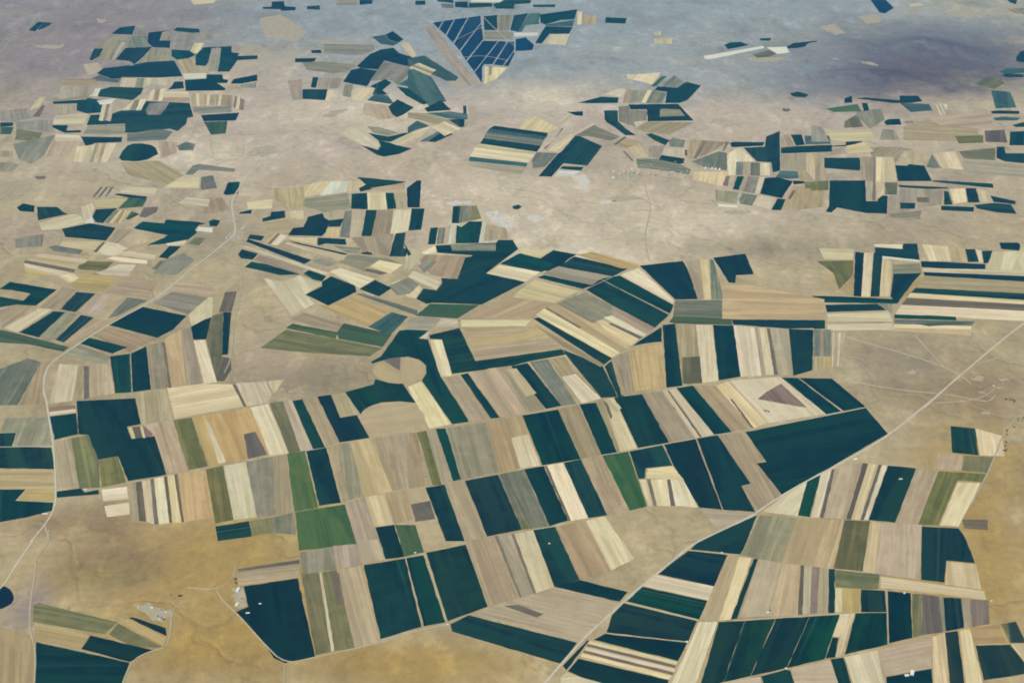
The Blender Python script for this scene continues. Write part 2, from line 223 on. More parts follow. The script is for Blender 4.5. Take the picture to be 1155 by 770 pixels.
('G',0,0.000,1803,28465,'first dark green block from top in the fields round the dark kite',[-198,-160,319,-138,358,190,9,246,-490,-139]),
('P',0,1.047,2160,28974,'last pale straw block from left in the fields round the dark kite',[41,-292,200,135,58,248,-298,-92]),
('G',0,1.745,2033,27162,'third dark green strip from top in the fields round the dark kite',[-226,204,-192,50,-64,-204,118,-651,323,-651,156,-306,29,101,61,728,-208,728]),
('Y',1,2.531,1621,26522,'the only greyish block in the fields round the dark kite',[-173,-60,231,-302,432,-110,-39,533,-449,-60]),
('P',1,4.102,1278,26681,'second pale straw sliver from left in the fields round the dark kite',[-111,-200,340,458,274,477,-214,-270,-291,-463]),
('G',0,3.752,4983,32159,'first dark green block from left in the bare plain left of the dark hill',[-198,-295,63,-162,311,13,159,242,-94,188,-240,11]),
('W',0,0.524,4803,31555,'first whitish sliver from left in the bare plain left of the dark hill',[-609,-400,-385,-349,807,387,791,545,-604,-184]),
('W',0,1.658,5931,31792,'second whitish block from left in the bare plain left of the dark hill',[-100,-286,181,-156,186,241,-267,201]),
('O',1,3.752,5548,31486,'the only olive block in the bare plain left of the dark hill',[-200,-241,89,-177,269,83,125,318,-282,16]),
('G',0,0.524,6432,32152,'last dark green strip from left in the bare plain left of the dark hill',[-313,-249,-84,-209,387,88,443,332,-123,154,-311,-117]),
('G',0,3.229,5724,32580,'second dark green block from left in the bare plain left of the dark hill',[-111,-91,93,-91,145,113,-128,72]),
('G',0,2.356,5842,28824,'third dark green block from left in the bare plain left of the dark hill',[-133,-110,98,-165,200,1,10,192,-176,80]),
('P',0,1.571,3329,33049,'first pale straw block from top in the bare plain left of the dark hill',[-71,-182,78,-113,84,196,-89,98]),
('P',0,1.484,3403,32463,'second pale straw block from top in the bare plain left of the dark hill',[-213,-154,169,-221,229,188,-184,188]),
('P',0,1.222,2744,29915,'first pale straw block from top in the notched fields beyond the long village',[-324,-101,-83,-220,164,-454,422,318,147,258,-323,197]),
('E',0,1.134,3062,29667,'the only grass green sliver in the notched fields beyond the long village',[-88,-324,199,324,87,324,-198,-324]),
('V',0,4.276,3355,29566,'second grey green block from left in the notched fields beyond the long village',[-268,-281,65,-339,252,9,70,484,-117,127]),
('G',1,4.276,3372,28969,'second dark green block from left in the notched fields beyond the long village',[-198,28,-296,-642,-4,-642,160,-478,308,-143,540,430,263,662,33,277,-357,370,-452,142]),
('T',1,1.396,2349,28746,'first tan sliver from left in the notched fields beyond the long village',[-124,-419,2,-419,113,363,10,476]),
('Y',0,1.396,2550,28731,'second greyish strip from left in the notched fields beyond the long village',[-195,-404,45,-350,233,377,-84,377]),
('P',0,4.451,2737,28731,'second pale straw sliver from top in the notched fields beyond the long village',[-138,-350,-53,-403,140,377,50,377]),
('V',0,4.451,2932,28669,'first grey green block from left in the notched fields beyond the long village',[-244,-342,64,-364,233,269,-51,438]),
('G',0,0.087,2808,27830,'first dark green block from left in the notched fields beyond the long village',[-462,117,-133,117,-169,-565,727,-514,517,438,-478,405]),
('Y',1,0.087,3104,27786,'last greyish block from left in the notched fields beyond the long village',[-210,-262,296,-210,226,158,-132,211,-178,105]),
('Y',0,1.484,2362,27609,'first greyish block from left in the notched fields beyond the long village',[-278,-345,18,-649,4,-344,259,-293,305,281,-22,302,-41,550,-243,496]),
('T',0,4.014,2815,26920,'second tan block from left in the notched fields beyond the long village',[-261,-261,167,-359,726,290,-195,341,-435,-13]),
('G',0,2.182,2742,26331,'first dark green strip from left in the fields beside the long village',[-64,-82,118,-348,227,-84,-88,285,-195,228]),
('V',0,1.396,3077,26124,'second grey green block from left in the fields beside the long village',[-135,-209,114,-255,187,123,-39,266,-126,75]),
('P',0,1.484,2989,25606,'second pale straw block from left in the fields beside the long village',[-213,-19,-8,-156,171,-202,213,211,-163,164]),
('G',1,2.705,2947,25243,'second dark green block from left in the fields beside the long village',[96,-183,164,-156,203,67,-198,248,-267,23]),
('K',0,1.484,3211,25612,'last dark brown strip from left in the fields beside the long village',[-39,-136,5,-161,43,140,-9,158]),
('T',0,1.396,3361,25791,'third tan strip from left in the fields beside the long village',[-172,-478,-58,-478,232,455,-2,503]),
('R',0,1.222,3484,25779,'first reddish brown sliver from left in the fields beside the long village',[-177,-466,-112,-448,176,448,113,466]),
('T',0,4.363,3707,25858,'last tan strip from left in the fields beside the long village',[-333,-528,50,-131,324,292,-43,368]),
('R',1,4.451,3982,25939,'second reddish brown sliver from left in the fields beside the long village',[-85,-213,-60,-257,102,212,42,257]),
('G',0,3.229,4388,26048,'last dark green block from left in the fields beside the long village',[-300,-161,-58,-133,291,-85,353,101,252,101,-229,121,-306,55]),
('V',0,1.396,3674,25216,'last grey green block from left in the fields beside the long village',[-213,-307,177,-482,303,369,147,460,-415,-41]),
('P',0,1.396,3502,24420,'last pale straw block from left in the fields beside the long village',[-288,-120,208,-412,343,265,-263,265]),
('K',1,4.189,2033,26220,'first dark brown sliver from left in the fields beside the long village',[-102,-237,131,183,101,219,-129,-164]),
('P',1,1.833,2314,25647,'first pale straw block from left in the fields beside the long village',[-52,-334,187,-244,69,405,-202,171]),
('K',0,1.833,2134,25443,'second dark brown sliver from left in the fields beside the long village',[50,-265,84,-222,-51,252,-83,235]),
('P',1,1.484,4086,25134,'first pale straw strip from top in the small strips right of the white sheds',[-242,-618,-115,-618,6,43,341,43,137,747,-128,405]),
('V',2,1.396,4093,24835,'first grey green strip from top in the small strips right of the white sheds',[-109,-302,16,-319,112,311,-18,311]),
('T',0,1.396,4224,24822,'last tan strip from left in the small strips right of the white sheds',[-111,-307,14,-323,113,306,-15,324]),
('V',0,4.538,4374,24809,'second grey green strip from top in the small strips right of the white sheds',[-132,-311,37,-311,127,301,-33,319]),
('P',0,1.396,4545,24802,'second pale straw strip from top in the small strips right of the white sheds',[-130,-303,49,-287,120,281,-40,308]),
('R',1,1.309,3783,24248,'first reddish brown strip from left in the small strips right of the white sheds',[-96,-200,-8,-240,83,220,22,220]),
('T',0,1.309,3872,24206,'first tan strip from left in the small strips right of the white sheds',[-94,-201,-32,-323,125,262,-2,262]),
('G',0,1.309,3978,24165,'first dark green strip from left in the small strips right of the white sheds',[-135,-284,-32,-324,144,303,23,303]),
('T',0,1.309,4068,24138,'second tan sliver from left in the small strips right of the white sheds',[-118,-299,-60,-361,119,330,58,330]),
('R',0,4.451,4134,24107,'second reddish brown sliver from left in the small strips right of the white sheds',[-123,-333,-57,-364,122,336,57,361]),
('Y',0,4.451,4230,24076,'second greyish strip from left in the small strips right of the white sheds',[-150,-335,-33,-382,154,350,30,366]),
('P',0,4.451,4336,24051,'third pale straw sliver from top in the small strips right of the white sheds',[-135,-359,-64,-390,146,375,52,375]),
('Y',0,1.396,3697,23545,'first greyish block from left in the small strips right of the white sheds',[-207,-191,136,-309,237,210,-164,291]),
('V',0,4.363,4015,23426,'last grey green block from top in the small strips right of the white sheds',[-131,-191,58,-269,215,167,-19,287,-120,6]),
('W',0,2.967,3663,23151,'the only whitish strip in the small strips right of the white sheds',[-155,-34,149,-73,162,25,-156,80]),
('G',0,1.222,4639,23993,'second dark green block from left in the small strips right of the white sheds',[-345,-317,2,-518,111,-236,319,246,74,432,-159,390]),
('P',0,1.222,4318,23319,'last pale straw block from top in the small strips right of the white sheds',[-220,-125,56,-341,215,176,-50,288]),
('G',0,1.222,4545,23210,'last dark green strip from left in the small strips right of the white sheds',[-2,-249,151,221,19,260,-167,-233]),
('R',1,4.363,4836,23638,'last reddish brown sliver from left in the small strips right of the white sheds',[-61,-218,100,183,58,198,-97,-165]),
('G',0,4.538,4698,25580,'first dark green strip from left in the fields left of the stepped dark field',[-250,-403,11,-448,-31,-933,111,-848,421,1156,119,861,11,332,-389,284]),
('T',0,1.571,5164,26226,'first tan block from left in the fields left of the stepped dark field',[-145,-310,116,-264,91,311,-60,263]),
('G',0,1.571,5394,26267,'second dark green strip from left in the fields left of the stepped dark field',[-93,-304,83,-257,109,291,-100,271]),
('G',1,3.229,5429,25808,'fourth dark green strip from left in the fields left of the stepped dark field',[-472,-238,482,-146,547,198,-133,132,-425,57]),
('G',0,0.611,6261,26052,'last dark green strip from left in the fields left of the stepped dark field',[-307,-146,-11,-108,307,101,316,146,22,146,-30,-46,-297,-93]),
('D',0,0.000,5755,26264,'first dark sage block from top in the fields left of the stepped dark field',[-265,-244,214,-206,261,225,-207,225]),
('T',0,1.396,5118,25158,'second tan block from left in the fields left of the stepped dark field',[-288,-382,154,-425,302,426,-166,380]),
('P',1,1.396,5406,25035,'the only pale straw sliver in the fields left of the stepped dark field',[-131,-304,-56,-794,167,549,18,549]),
('T',1,1.396,5567,24913,'last tan sliver from left in the fields left of the stepped dark field',[-215,-671,-24,-671,227,671,10,671]),
('O',1,2.967,5317,24037,'the only olive block in the fields left of the stepped dark field',[-199,-114,152,-196,213,134,-165,175]),
('D',1,3.054,4918,24518,'second dark sage block from top in the fields left of the stepped dark field',[-235,-89,-22,-174,162,-132,200,185,-106,211]),
('G',0,2.967,5048,24183,'third dark green block from left in the fields left of the stepped dark field',[-111,-92,86,-51,105,55,-81,89]),
('G',0,1.396,6785,28511,'first dark green strip from left in the foot of the dark hill',[-113,-184,53,-163,121,256,-59,89]),
('G',0,0.000,7743,28546,'last dark green strip from left in the foot of the dark hill',[-112,-219,257,-219,522,-110,510,221,139,221,75,-58,-597,109,-793,55]),
('E',1,3.491,6605,27973,'the only grass green block in the foot of the dark hill',[-259,-186,313,-133,310,294,-363,25]),
('G',1,1.484,7046,28095,'second dark green strip from left in the foot of the dark hill',[-88,-253,29,-202,83,228,-24,228]),
('G',0,1.571,7375,27241,'third dark green block from left in the foot of the dark hill',[-153,-180,150,-160,192,175,-45,144,-143,21]),
('R',1,0.000,7710,27230,'the only reddish brown block in the foot of the dark hill',[-90,-68,84,-68,85,82,-80,52]),
('O',1,1.484,6632,27245,'the only olive block in the foot of the dark hill',[-240,-336,138,-286,155,225,116,378,-170,17]),
('P',1,0.087,6405,26512,'first pale straw block from left in the foot of the dark hill',[-383,-245,-92,-340,463,-244,468,342,-55,193,-404,292]),
('Y',1,1.396,5835,26589,'first greyish strip from left in the foot of the dark hill',[-212,-418,130,-418,137,367,-55,467]),
('Y',0,4.625,7164,26549,'last greyish block from left in the foot of the dark hill',[-239,-281,138,-281,157,256,-58,305]),
('P',2,1.484,8464,27935,'second pale straw sliver from left in the foot of the dark hill',[-51,-358,3,-307,45,333,5,333]),
('P',0,4.625,8546,27961,'third pale straw sliver from left in the foot of the dark hill',[-51,-332,-12,-281,48,307,15,307]),
('P',0,1.309,8656,28143,'last pale straw triangle from left in the foot of the dark hill',[-47,-250,67,125,-21,125]),
('D',0,0.175,8086,28068,'the only dark sage block in the foot of the dark hill',[-212,-280,248,-175,268,200,-305,254]),
('O',0,0.873,9991,29589,'first olive block from top in the far right edge beside the dark hill',[-86,-419,241,-72,251,222,-41,341,-367,-73]),
('D',0,1.396,9919,28539,'second dark sage strip from top in the far right edge beside the dark hill',[-309,-538,123,-484,274,455,-86,568]),
('G',2,3.054,9712,27794,'third dark green strip from top in the far right edge beside the dark hill',[-261,-91,273,-112,326,64,-99,96,-240,43]),
('D',0,0.000,9651,27424,'last dark sage block from top in the far right edge beside the dark hill',[-239,-108,189,-108,287,45,9,127,-248,44]),
('G',0,0.524,9797,27054,'fourth dark green block from top in the far right edge beside the dark hill',[-98,-95,77,-95,156,186,-137,4]),
('G',0,1.309,9543,26350,'last dark green strip from top in the far right edge beside the dark hill',[-255,-370,26,-370,255,384,-24,355]),
('D',0,0.262,10631,30347,'first dark sage block from top in the far right edge beside the dark hill',[-221,-231,234,-110,327,195,-56,195,-283,-50]),
('G',1,0.000,10549,30041,'second dark green block from top in the far right edge beside the dark hill',[-153,-107,223,-107,247,71,-83,132,-233,12]),
('G',0,1.222,11107,31324,'first dark green strip from top in the far right edge beside the dark hill',[-181,-337,-33,-399,224,441,114,376,-125,-82]),
('K',0,4.451,9166,26464,'the only dark brown block in the far right edge beside the dark hill',[-272,-293,125,-340,273,340,-126,291]),
('O',1,0.087,8639,26291,'second olive block from top in the far right edge beside the dark hill',[-273,-215,203,-168,310,216,-240,168]),
('N',0,1.571,8960,35221,'the only blue black strip in the top edge beyond the dark hill',[-190,-507,-80,-581,242,-116,204,602,-173,602]),
('P',0,0.349,9803,35370,'the only pale straw block in the top edge beyond the dark hill',[-176,-184,170,-27,172,162,-165,50]),
('G',0,1.571,12225,35665,'the only dark green block in the top edge beyond the dark hill',[-79,-81,6,-240,169,160,-96,160]),
('Y',0,1.745,12098,34830,'the only greyish block in the top edge beyond the dark hill',[-101,-194,70,-270,235,271,-205,193]),
('G',2,2.967,6039,25025,'first dark green block from left in the blocks round the stepped dark field',[-416,-161,184,-292,228,-206,328,329,-325,329]),
('T',0,1.396,6382,24830,'second tan strip from left in the blocks round the stepped dark field',[-227,-571,-24,-588,235,588,16,570]),
('R',0,1.396,6517,24826,'first reddish brown sliver from top in the blocks round the stepped dark field',[-154,-584,-103,-584,154,575,104,592]),
('P',0,4.451,6594,24810,'second pale straw sliver from left in the blocks round the stepped dark field',[-176,-569,-88,-593,184,572,81,590]),
('P',0,1.396,6763,24799,'fourth pale straw strip from left in the blocks round the stepped dark field',[-253,-582,24,-557,211,556,19,582]),
('G',0,1.484,7155,24745,'third dark green block from left in the blocks round the stepped dark field',[-347,-503,250,-503,298,223,39,311,-15,222,-225,248]),
('V',0,1.571,7626,25039,'the only grey green strip in the blocks round the stepped dark field',[-52,-192,100,-175,104,499,-150,-131]),
('T',1,1.396,7412,25360,'last tan block from left in the blocks round the stepped dark field',[-254,-318,92,-318,299,317,-139,317]),
('P',0,1.484,7953,25226,'last pale straw block from left in the blocks round the stepped dark field',[-207,-362,164,-449,236,450,-192,358]),
('G',0,2.967,7917,24132,'last dark green strip from left in the blocks round the stepped dark field',[-499,84,338,-167,490,-192,528,-3,-356,140,-500,140]),
('G',0,2.967,7206,23957,'fourth dark green strip from left in the blocks round the stepped dark field',[-430,8,63,-75,404,-50,403,4,-437,112]),
('G',1,4.538,5896,23338,'second dark green block from left in the blocks round the stepped dark field',[-519,-223,-612,-439,-522,-469,-389,-259,63,-493,403,-516,584,254,413,254,361,12,161,12,345,934,-285,934]),
('T',0,1.309,6212,23816,'third tan sliver from left in the blocks round the stepped dark field',[-142,-422,-45,-422,152,422,36,422]),
('R',0,1.396,6296,23810,'second reddish brown sliver from top in the blocks round the stepped dark field',[-125,-416,-64,-439,117,428,72,428]),
('P',2,4.451,6404,23864,'third pale straw strip from left in the blocks round the stepped dark field',[-170,-494,6,-229,149,349,13,374]),
('O',0,4.451,6611,23907,'second olive strip from left in the blocks round the stepped dark field',[-165,-271,38,-271,170,264,-43,280]),
('O',2,1.396,5394,24031,'first olive block from left in the blocks round the stepped dark field',[-192,-231,115,-190,197,240,-119,182]),
('P',1,0.175,6436,25839,'first pale straw block from left in the blocks round the stepped dark field',[-237,-251,254,-159,179,290,-197,120]),
('G',1,1.396,6719,23151,'first dark green block from left in the small fields right of the stepped dark field',[-153,-128,92,-128,161,120,-99,136]),
('K',1,4.538,7045,23407,'the only dark brown block in the small fields right of the stepped dark field',[-119,-93,75,-116,130,104,-88,104]),
('G',0,1.396,7483,23490,'second dark green strip from left in the small fields right of the stepped dark field',[-131,-294,15,-294,93,282,23,305]),
('G',0,3.054,7536,23028,'third dark green strip from left in the small fields right of the stepped dark field',[-291,-67,232,-129,302,70,-242,124]),
('P',0,4.538,7708,23587,'first pale straw strip from left in the small fields right of the stepped dark field',[-174,-351,63,-273,195,332,-85,291]),
('G',0,1.396,7946,23605,'fourth dark green strip from left in the small fields right of the stepped dark field',[-161,-314,39,-314,150,315,-29,315]),
('P',0,1.396,8168,23554,'second pale straw strip from left in the small fields right of the stepped dark field',[-179,-263,53,-263,69,-41,102,243,-47,323]),
('G',0,2.967,8177,23067,'fifth dark green block from left in the small fields right of the stepped dark field',[-305,-29,-39,-183,292,-260,319,141,41,204,-308,125]),
('G',0,2.793,8417,23367,'sixth dark green block from left in the small fields right of the stepped dark field',[-185,-53,152,-155,200,-15,-169,223]),
('G',0,1.309,9126,25516,'last dark green block from left in the small fields right of the stepped dark field',[-259,-160,-161,-339,171,-429,322,68,-28,68,51,395,-99,395]),
('O',0,2.967,8581,25519,'the only olive block in the small fields right of the stepped dark field',[-316,-207,227,-297,411,344,-320,158]),
('P',0,3.054,5157,21231,'first pale straw block from left in the upright strips at the long striped field',[-242,-187,205,-220,293,186,-255,220]),
('O',0,1.658,5062,20594,'the only olive patch in the upright strips at the long striped field',[-97,-48,-124,-618,193,-112,302,399,-275,379]),
('G',0,4.451,5348,20524,'first dark green sliver from left in the upright strips at the long striped field',[-230,-764,-121,-781,241,755,109,789]),
('P',0,1.309,5482,20511,'second pale straw sliver from left in the upright strips at the long striped field',[-251,-768,-118,-768,256,768,111,768]),
('G',0,4.451,5619,20493,'second dark green sliver from left in the upright strips at the long striped field',[-251,-750,-122,-750,251,718,123,785]),
('P',0,4.451,5746,20401,'third pale straw sliver from left in the upright strips at the long striped field',[-245,-658,-89,-658,207,507,126,809]),
('G',1,2.967,6121,21323,'third dark green block from left in the upright strips at the long striped field',[-372,-110,-269,-164,-19,-279,290,-312,395,304,176,304,113,93,-313,163]),
('P',0,0.000,6033,21530,'last pale straw strip from left in the upright strips at the long striped field',[-222,-26,201,-95,237,61,-217,61]),
('W',2,2.880,6123,21046,'the only whitish sliver in the upright strips at the long striped field',[-287,32,271,-102,287,-39,-270,109]),
('Y',0,0.087,6134,20702,'the only greyish block in the upright strips at the long striped field',[-251,-186,193,-154,251,204,-192,138]),
('G',0,4.189,5946,20116,'last dark green strip from left in the upright strips at the long striped field',[-279,-369,-243,-626,203,162,380,429,-63,403]),
('G',0,3.054,6836,20819,'first dark green strip from left in the top of the long striped field',[-460,-62,-43,-127,509,-140,560,41,-148,134,-416,154]),
('P',0,1.484,6752,21267,'first pale straw block from left in the top of the long striped field',[-201,-290,142,-290,225,255,-167,324]),
('T',0,4.538,7061,21218,'the only tan block in the top of the long striped field',[-163,-241,84,-274,158,213,-80,302]),
('G',0,4.538,7273,21180,'second dark green strip from left in the top of the long striped field',[-124,-236,46,-236,118,237,-39,237]),
('P',0,4.538,7397,21155,'second pale straw strip from left in the top of the long striped field',[-69,-212,-15,-244,78,194,4,260]),
('G',0,1.222,7495,21127,'third dark green strip from left in the top of the long striped field',[-115,-236,-27,-217,159,234,-16,221]),
('G',0,2.967,8008,21538,'last dark green block from left in the top of the long striped field',[-200,-118,69,-186,157,55,134,124,-159,124]),
('P',1,1.222,7774,20995,'last pale straw block from left in the top of the long striped field',[-420,-304,165,-369,384,352,-129,318]),
('P',2,3.054,7147,20598,'first pale straw sliver from top in the long level stripes at the right edge',[-761,117,-784,-10,740,-159,804,51]),
('G',0,3.054,7107,20431,'last dark green sliver from left in the long level stripes at the right edge',[-744,153,-756,27,722,-184,779,4]),
('T',0,3.054,6999,20148,'the only tan strip in the long level stripes at the right edge',[-649,306,-889,-109,710,-294,829,96]),
('G',0,3.054,6864,19846,'second dark green sliver from left in the long level stripes at the right edge',[-756,189,-863,26,776,-218,844,4]),
('P',0,2.967,6786,19672,'second pale straw sliver from top in the long level stripes at the right edge',[-787,196,-879,34,812,-182,853,-48]),
('K',0,3.054,6700,19487,'the only dark brown sliver in the long level stripes at the right edge',[-796,216,-934,-10,835,-205,897,-1]),
('P',0,3.054,6584,19219,'third pale straw strip from top in the long level stripes at the right edge',[-820,255,-978,-48,850,-267,950,60]),
('G',1,3.054,6065,19080,'first dark green sliver from left in the long level stripes at the right edge',[-504,-42,388,-99,405,12,186,41,-474,87]),
('V',0,3.054,6102,18907,'the only grey green sliver in the long level stripes at the right edge',[-548,98,-580,-41,519,-97,609,41]),
('P',0,3.054,6054,18779,'last pale straw sliver from top in the long level stripes at the right edge',[-533,83,-570,-26,536,-82,566,27]),
('S',0,3.054,6019,18656,'the only sandy orange strip in the long level stripes at the right edge',[-536,93,-542,13,508,-142,570,37]),
('E',1,3.229,6219,18867,'the only grass green sliver in the long level stripes at the right edge',[-211,-74,363,-2,250,64,-400,14]),
('G',1,3.054,5001,19636,'first dark green strip from top in the level bands left of the long stripes',[-519,-39,-338,-86,690,-128,724,18,-53,109,-503,128]),
('G',0,3.229,5046,19380,'second dark green strip from top in the level bands left of the long stripes',[-425,-139,461,-80,372,124,-408,94]),
('P',0,0.000,5059,19080,'first pale straw strip from top in the level bands left of the long stripes',[-479,-128,465,-128,463,157,-449,99]),
('P',0,0.000,5014,18780,'second pale straw strip from top in the level bands left of the long stripes',[-487,-111,466,-83,484,111,-464,82]),
('Y',2,4.538,5541,19372,'the only greyish patch in the level bands left of the long stripes',[-9,-103,24,-189,95,132,-112,161]),
('V',0,4.538,4304,18305,'first grey green sliver from left in the short strips ending the long green band',[-117,-384,-25,-394,118,388,22,388]),
('T',0,1.396,4372,18302,'second tan sliver from left in the short strips ending the long green band',[-89,-391,-55,-391,90,391,54,391]),
('V',1,1.396,4447,18302,'second grey green sliver from left in the short strips ending the long green band',[-126,-391,-20,-391,128,391,19,391]),
('T',0,1.396,4178,17697,'first tan sliver from left in the short strips ending the long green band',[-63,-222,-13,-199,62,210,15,210]),
('S',0,4.538,4240,17716,'first sandy orange sliver from left in the short strips ending the long green band',[-71,-217,-2,-167,69,191,4,191]),
('P',0,4.538,4298,17728,'first pale straw sliver from left in the short strips ending the long green band',[-56,-178,-15,-178,57,179,15,179]),
('S',0,4.538,4358,17741,'second sandy orange strip from left in the short strips ending the long green band',[-72,-191,3,-141,68,166,1,166]),
('P',0,1.396,4495,18118,'second pale straw sliver from left in the short strips ending the long green band',[-113,-492,-92,-492,117,491,87,491]),
('T',0,1.396,4535,18115,'third tan sliver from left in the short strips ending the long green band',[-128,-489,-86,-489,133,484,81,494]),
('P',0,4.451,4577,18108,'last pale straw sliver from left in the short strips ending the long green band',[-124,-482,-98,-482,127,474,95,489]),
('T',0,4.451,4614,18090,'last tan sliver from left in the short strips ending the long green band',[-131,-465,-102,-488,137,465,94,490]),
('Y',1,1.658,-8870,25688,'third greyish block from left in the left edge round the dark oval field',[-149,-376,162,-644,268,-194,188,849,-470,367]),
('K',0,1.833,-9224,24996,'the only dark brown strip in the left edge round the dark oval field',[17,-175,54,-89,4,132,-75,132]),
('Y',1,1.571,-9090,24926,'first greyish block from left in the left edge round the dark oval field',[-76,-237,152,-237,177,69,-71,291,-182,114]),
('T',0,1.833,-9316,25552,'first tan block from left in the left edge round the dark oval field',[-67,-148,148,-148,84,125,-164,171]),
('P',1,1.745,-7960,25545,'first pale straw strip from left in the left edge round the dark oval field',[-30,-368,145,-412,20,413,-136,367]),
('P',1,1.745,-7805,25569,'second pale straw strip from left in the left edge round the dark oval field',[-6,-437,124,-437,13,483,-132,391]),
('T',0,1.658,-7709,25609,'third tan sliver from left in the left edge round the dark oval field',[32,-476,91,-460,-42,491,-79,446]),
('P',0,1.745,-7640,25621,'third pale straw sliver from left in the left edge round the dark oval field',[26,-471,110,-489,-26,481,-108,481]),
('T',0,1.658,-7567,25621,'fourth tan sliver from left in the left edge round the dark oval field',[41,-488,83,-472,-30,481,-95,481]),
('P',0,1.658,-7461,25621,'fourth pale straw strip from left in the left edge round the dark oval field',[-19,-471,98,-489,54,481,-132,481]),
('G',0,1.571,-6913,25615,'the only dark green block in the left edge round the dark oval field',[-200,-393,11,-438,140,-420,258,-348,401,-75,282,250,166,392,-22,467,-191,458,-267,345,-294,17,-281,-258]),
('V',0,1.658,-6076,25928,'first grey green block from top in the left edge round the dark oval field',[-96,-201,174,-201,146,127,-46,240,-176,32]),
('R',0,0.000,-8364,24398,'the only reddish brown block in the left edge round the dark oval field',[-40,-71,87,-71,80,70,-128,71]),
('V',0,2.967,-5504,24769,'second grey green patch from top in the left edge round the dark oval field',[-188,-236,-119,8,527,-97,535,48,-169,287,-268,199,-321,-211]),
('V',0,1.833,-5352,24175,'last grey green block from top in the left edge round the dark oval field',[-61,-334,209,-252,24,336,-170,251]),
('P',0,0.000,-5752,24153,'last pale straw block from left in the left edge round the dark oval field',[287,-229,210,272,-146,187,-350,-229]),
('K',0,4.625,-7188,23750,'first dark brown sliver from left in the small fields above the dark wedge',[-35,-235,9,-235,36,236,-9,236]),
('K',0,4.625,-7093,23754,'second dark brown sliver from left in the small fields above the dark wedge',[-35,-238,5,-224,37,232,-7,232]),
('K',0,1.484,-6990,23765,'third dark brown sliver from left in the small fields above the dark wedge',[-31,-233,7,-211,37,221,-13,221]),
('P',0,2.967,-6432,23755,'fifth pale straw block from left in the small fields above the dark wedge',[149,-200,266,-160,244,165,-266,231,-394,-38]),
('G',0,2.880,-6568,23565,'second dark green strip from left in the small fields above the dark wedge',[-19,-66,290,-114,283,-13,-254,124,-302,70]),
('E',1,4.538,-6477,23306,'first grass green block from top in the small fields above the dark wedge',[-187,-282,209,-189,215,141,-112,204,-125,126]),
('P',2,3.054,-6845,23290,'second pale straw block from left in the small fields above the dark wedge',[-217,-173,165,-212,248,101,136,180,-331,101]),
('P',0,1.920,-7117,22841,'first pale straw strip from left in the small fields above the dark wedge',[-65,-112,33,-375,160,-412,67,-36,46,235,-49,428,-194,274]),
('G',0,1.484,-6857,22720,'first dark green block from left in the small fields above the dark wedge',[-44,-254,84,-291,112,-29,181,330,-175,276,-161,-29]),
('Y',1,1.484,-6693,22697,'the only greyish strip in the small fields above the dark wedge',[-64,-254,12,-268,70,260,-19,260]),
('P',0,1.484,-6622,22693,'third pale straw sliver from left in the small fields above the dark wedge',[-55,-265,8,-265,46,264,3,264]),
('S',0,1.571,-6561,22697,'first sandy orange sliver from left in the small fields above the dark wedge',[-49,-269,32,-269,28,275,-11,261]),
('P',0,1.571,-6511,22704,'fourth pale straw sliver from left in the small fields above the dark wedge',[-14,-275,24,-261,9,269,-18,269]),
('S',0,1.571,-6467,22747,'second sandy orange sliver from left in the small fields above the dark wedge',[-18,-305,2,-132,46,211,-31,225]),
('E',0,4.189,-6369,22723,'second grass green block from top in the small fields above the dark wedge',[-72,-130,-10,-144,122,81,-39,194]),
('K',0,1.571,-6116,22883,'last dark brown block from left in the small fields above the dark wedge',[-3,-228,132,-1,114,230,-124,191,-117,-191]),
('P',1,2.880,-5409,23333,'last pale straw block from left in the small fields above the dark wedge',[251,-215,225,98,-198,177,-276,-59]),
('G',0,2.793,-8235,23058,'first dark green block from left in the fields round the dark wedge',[-52,-136,188,-174,127,95,-103,196,-159,18]),
('G',0,2.094,-7733,22888,'second dark green block from left in the fields round the dark wedge',[-152,-346,279,-83,183,-8,16,210,-328,225]),
('P',0,0.611,-7438,22462,'first pale straw block from left in the fields round the dark wedge',[-275,-314,24,-256,350,2,222,265,81,341,-398,-36]),
('W',1,1.571,-7018,22541,'the only whitish triangle in the fields round the dark wedge',[92,-113,-21,224,-71,-113]),
('G',0,2.967,-6959,22055,'last dark green block from left in the fields round the dark wedge',[-290,-176,-88,-211,399,-318,443,185,-25,369,-436,148]),
('P',0,2.967,-6944,21568,'second pale straw block from left in the fields round the dark wedge',[274,-284,347,129,-311,165,-309,-9]),
('V',1,2.793,-7151,21399,'the only grey green strip in the fields round the dark wedge',[-149,-48,294,-184,308,-16,-177,157,-274,89]),
('K',0,1.396,-6603,21493,'the only dark brown sliver in the fields round the dark wedge',[3,-196,45,170,10,203,-57,-177]),
('P',0,2.356,-6377,21399,'last pale straw block from left in the fields round the dark wedge',[-98,-185,88,-239,334,-49,36,228,-156,297,-204,-49]),
('G',0,2.967,-5577,22165,'first dark green block from top in the pinwheel of dark fields near the road',[-591,26,-25,-215,-301,-605,66,-535,334,-393,429,-107,378,2,405,188,514,246,366,319,-185,409,-185,259,-553,334,-647,77]),
('P',1,3.578,-5402,21625,'the only pale straw block in the pinwheel of dark fields near the road',[-119,-79,141,-65,144,142,-165,3]),
('W',0,2.967,-5040,22177,'the only whitish block in the pinwheel of dark fields near the road',[-133,-45,147,-116,116,62,-130,99]),
('O',0,1.309,-5087,21723,'second olive block from left in the pinwheel of dark fields near the road',[65,-176,114,117,-54,152,-124,-93]),
('G',0,1.309,-5448,21310,'second dark green block from top in the pinwheel of dark fields near the road',[22,-245,149,211,-43,232,-129,-198]),
('O',1,4.538,-5526,20826,'first olive strip from left in the pinwheel of dark fields near the road',[8,-147,67,115,-2,179,-74,-147]),
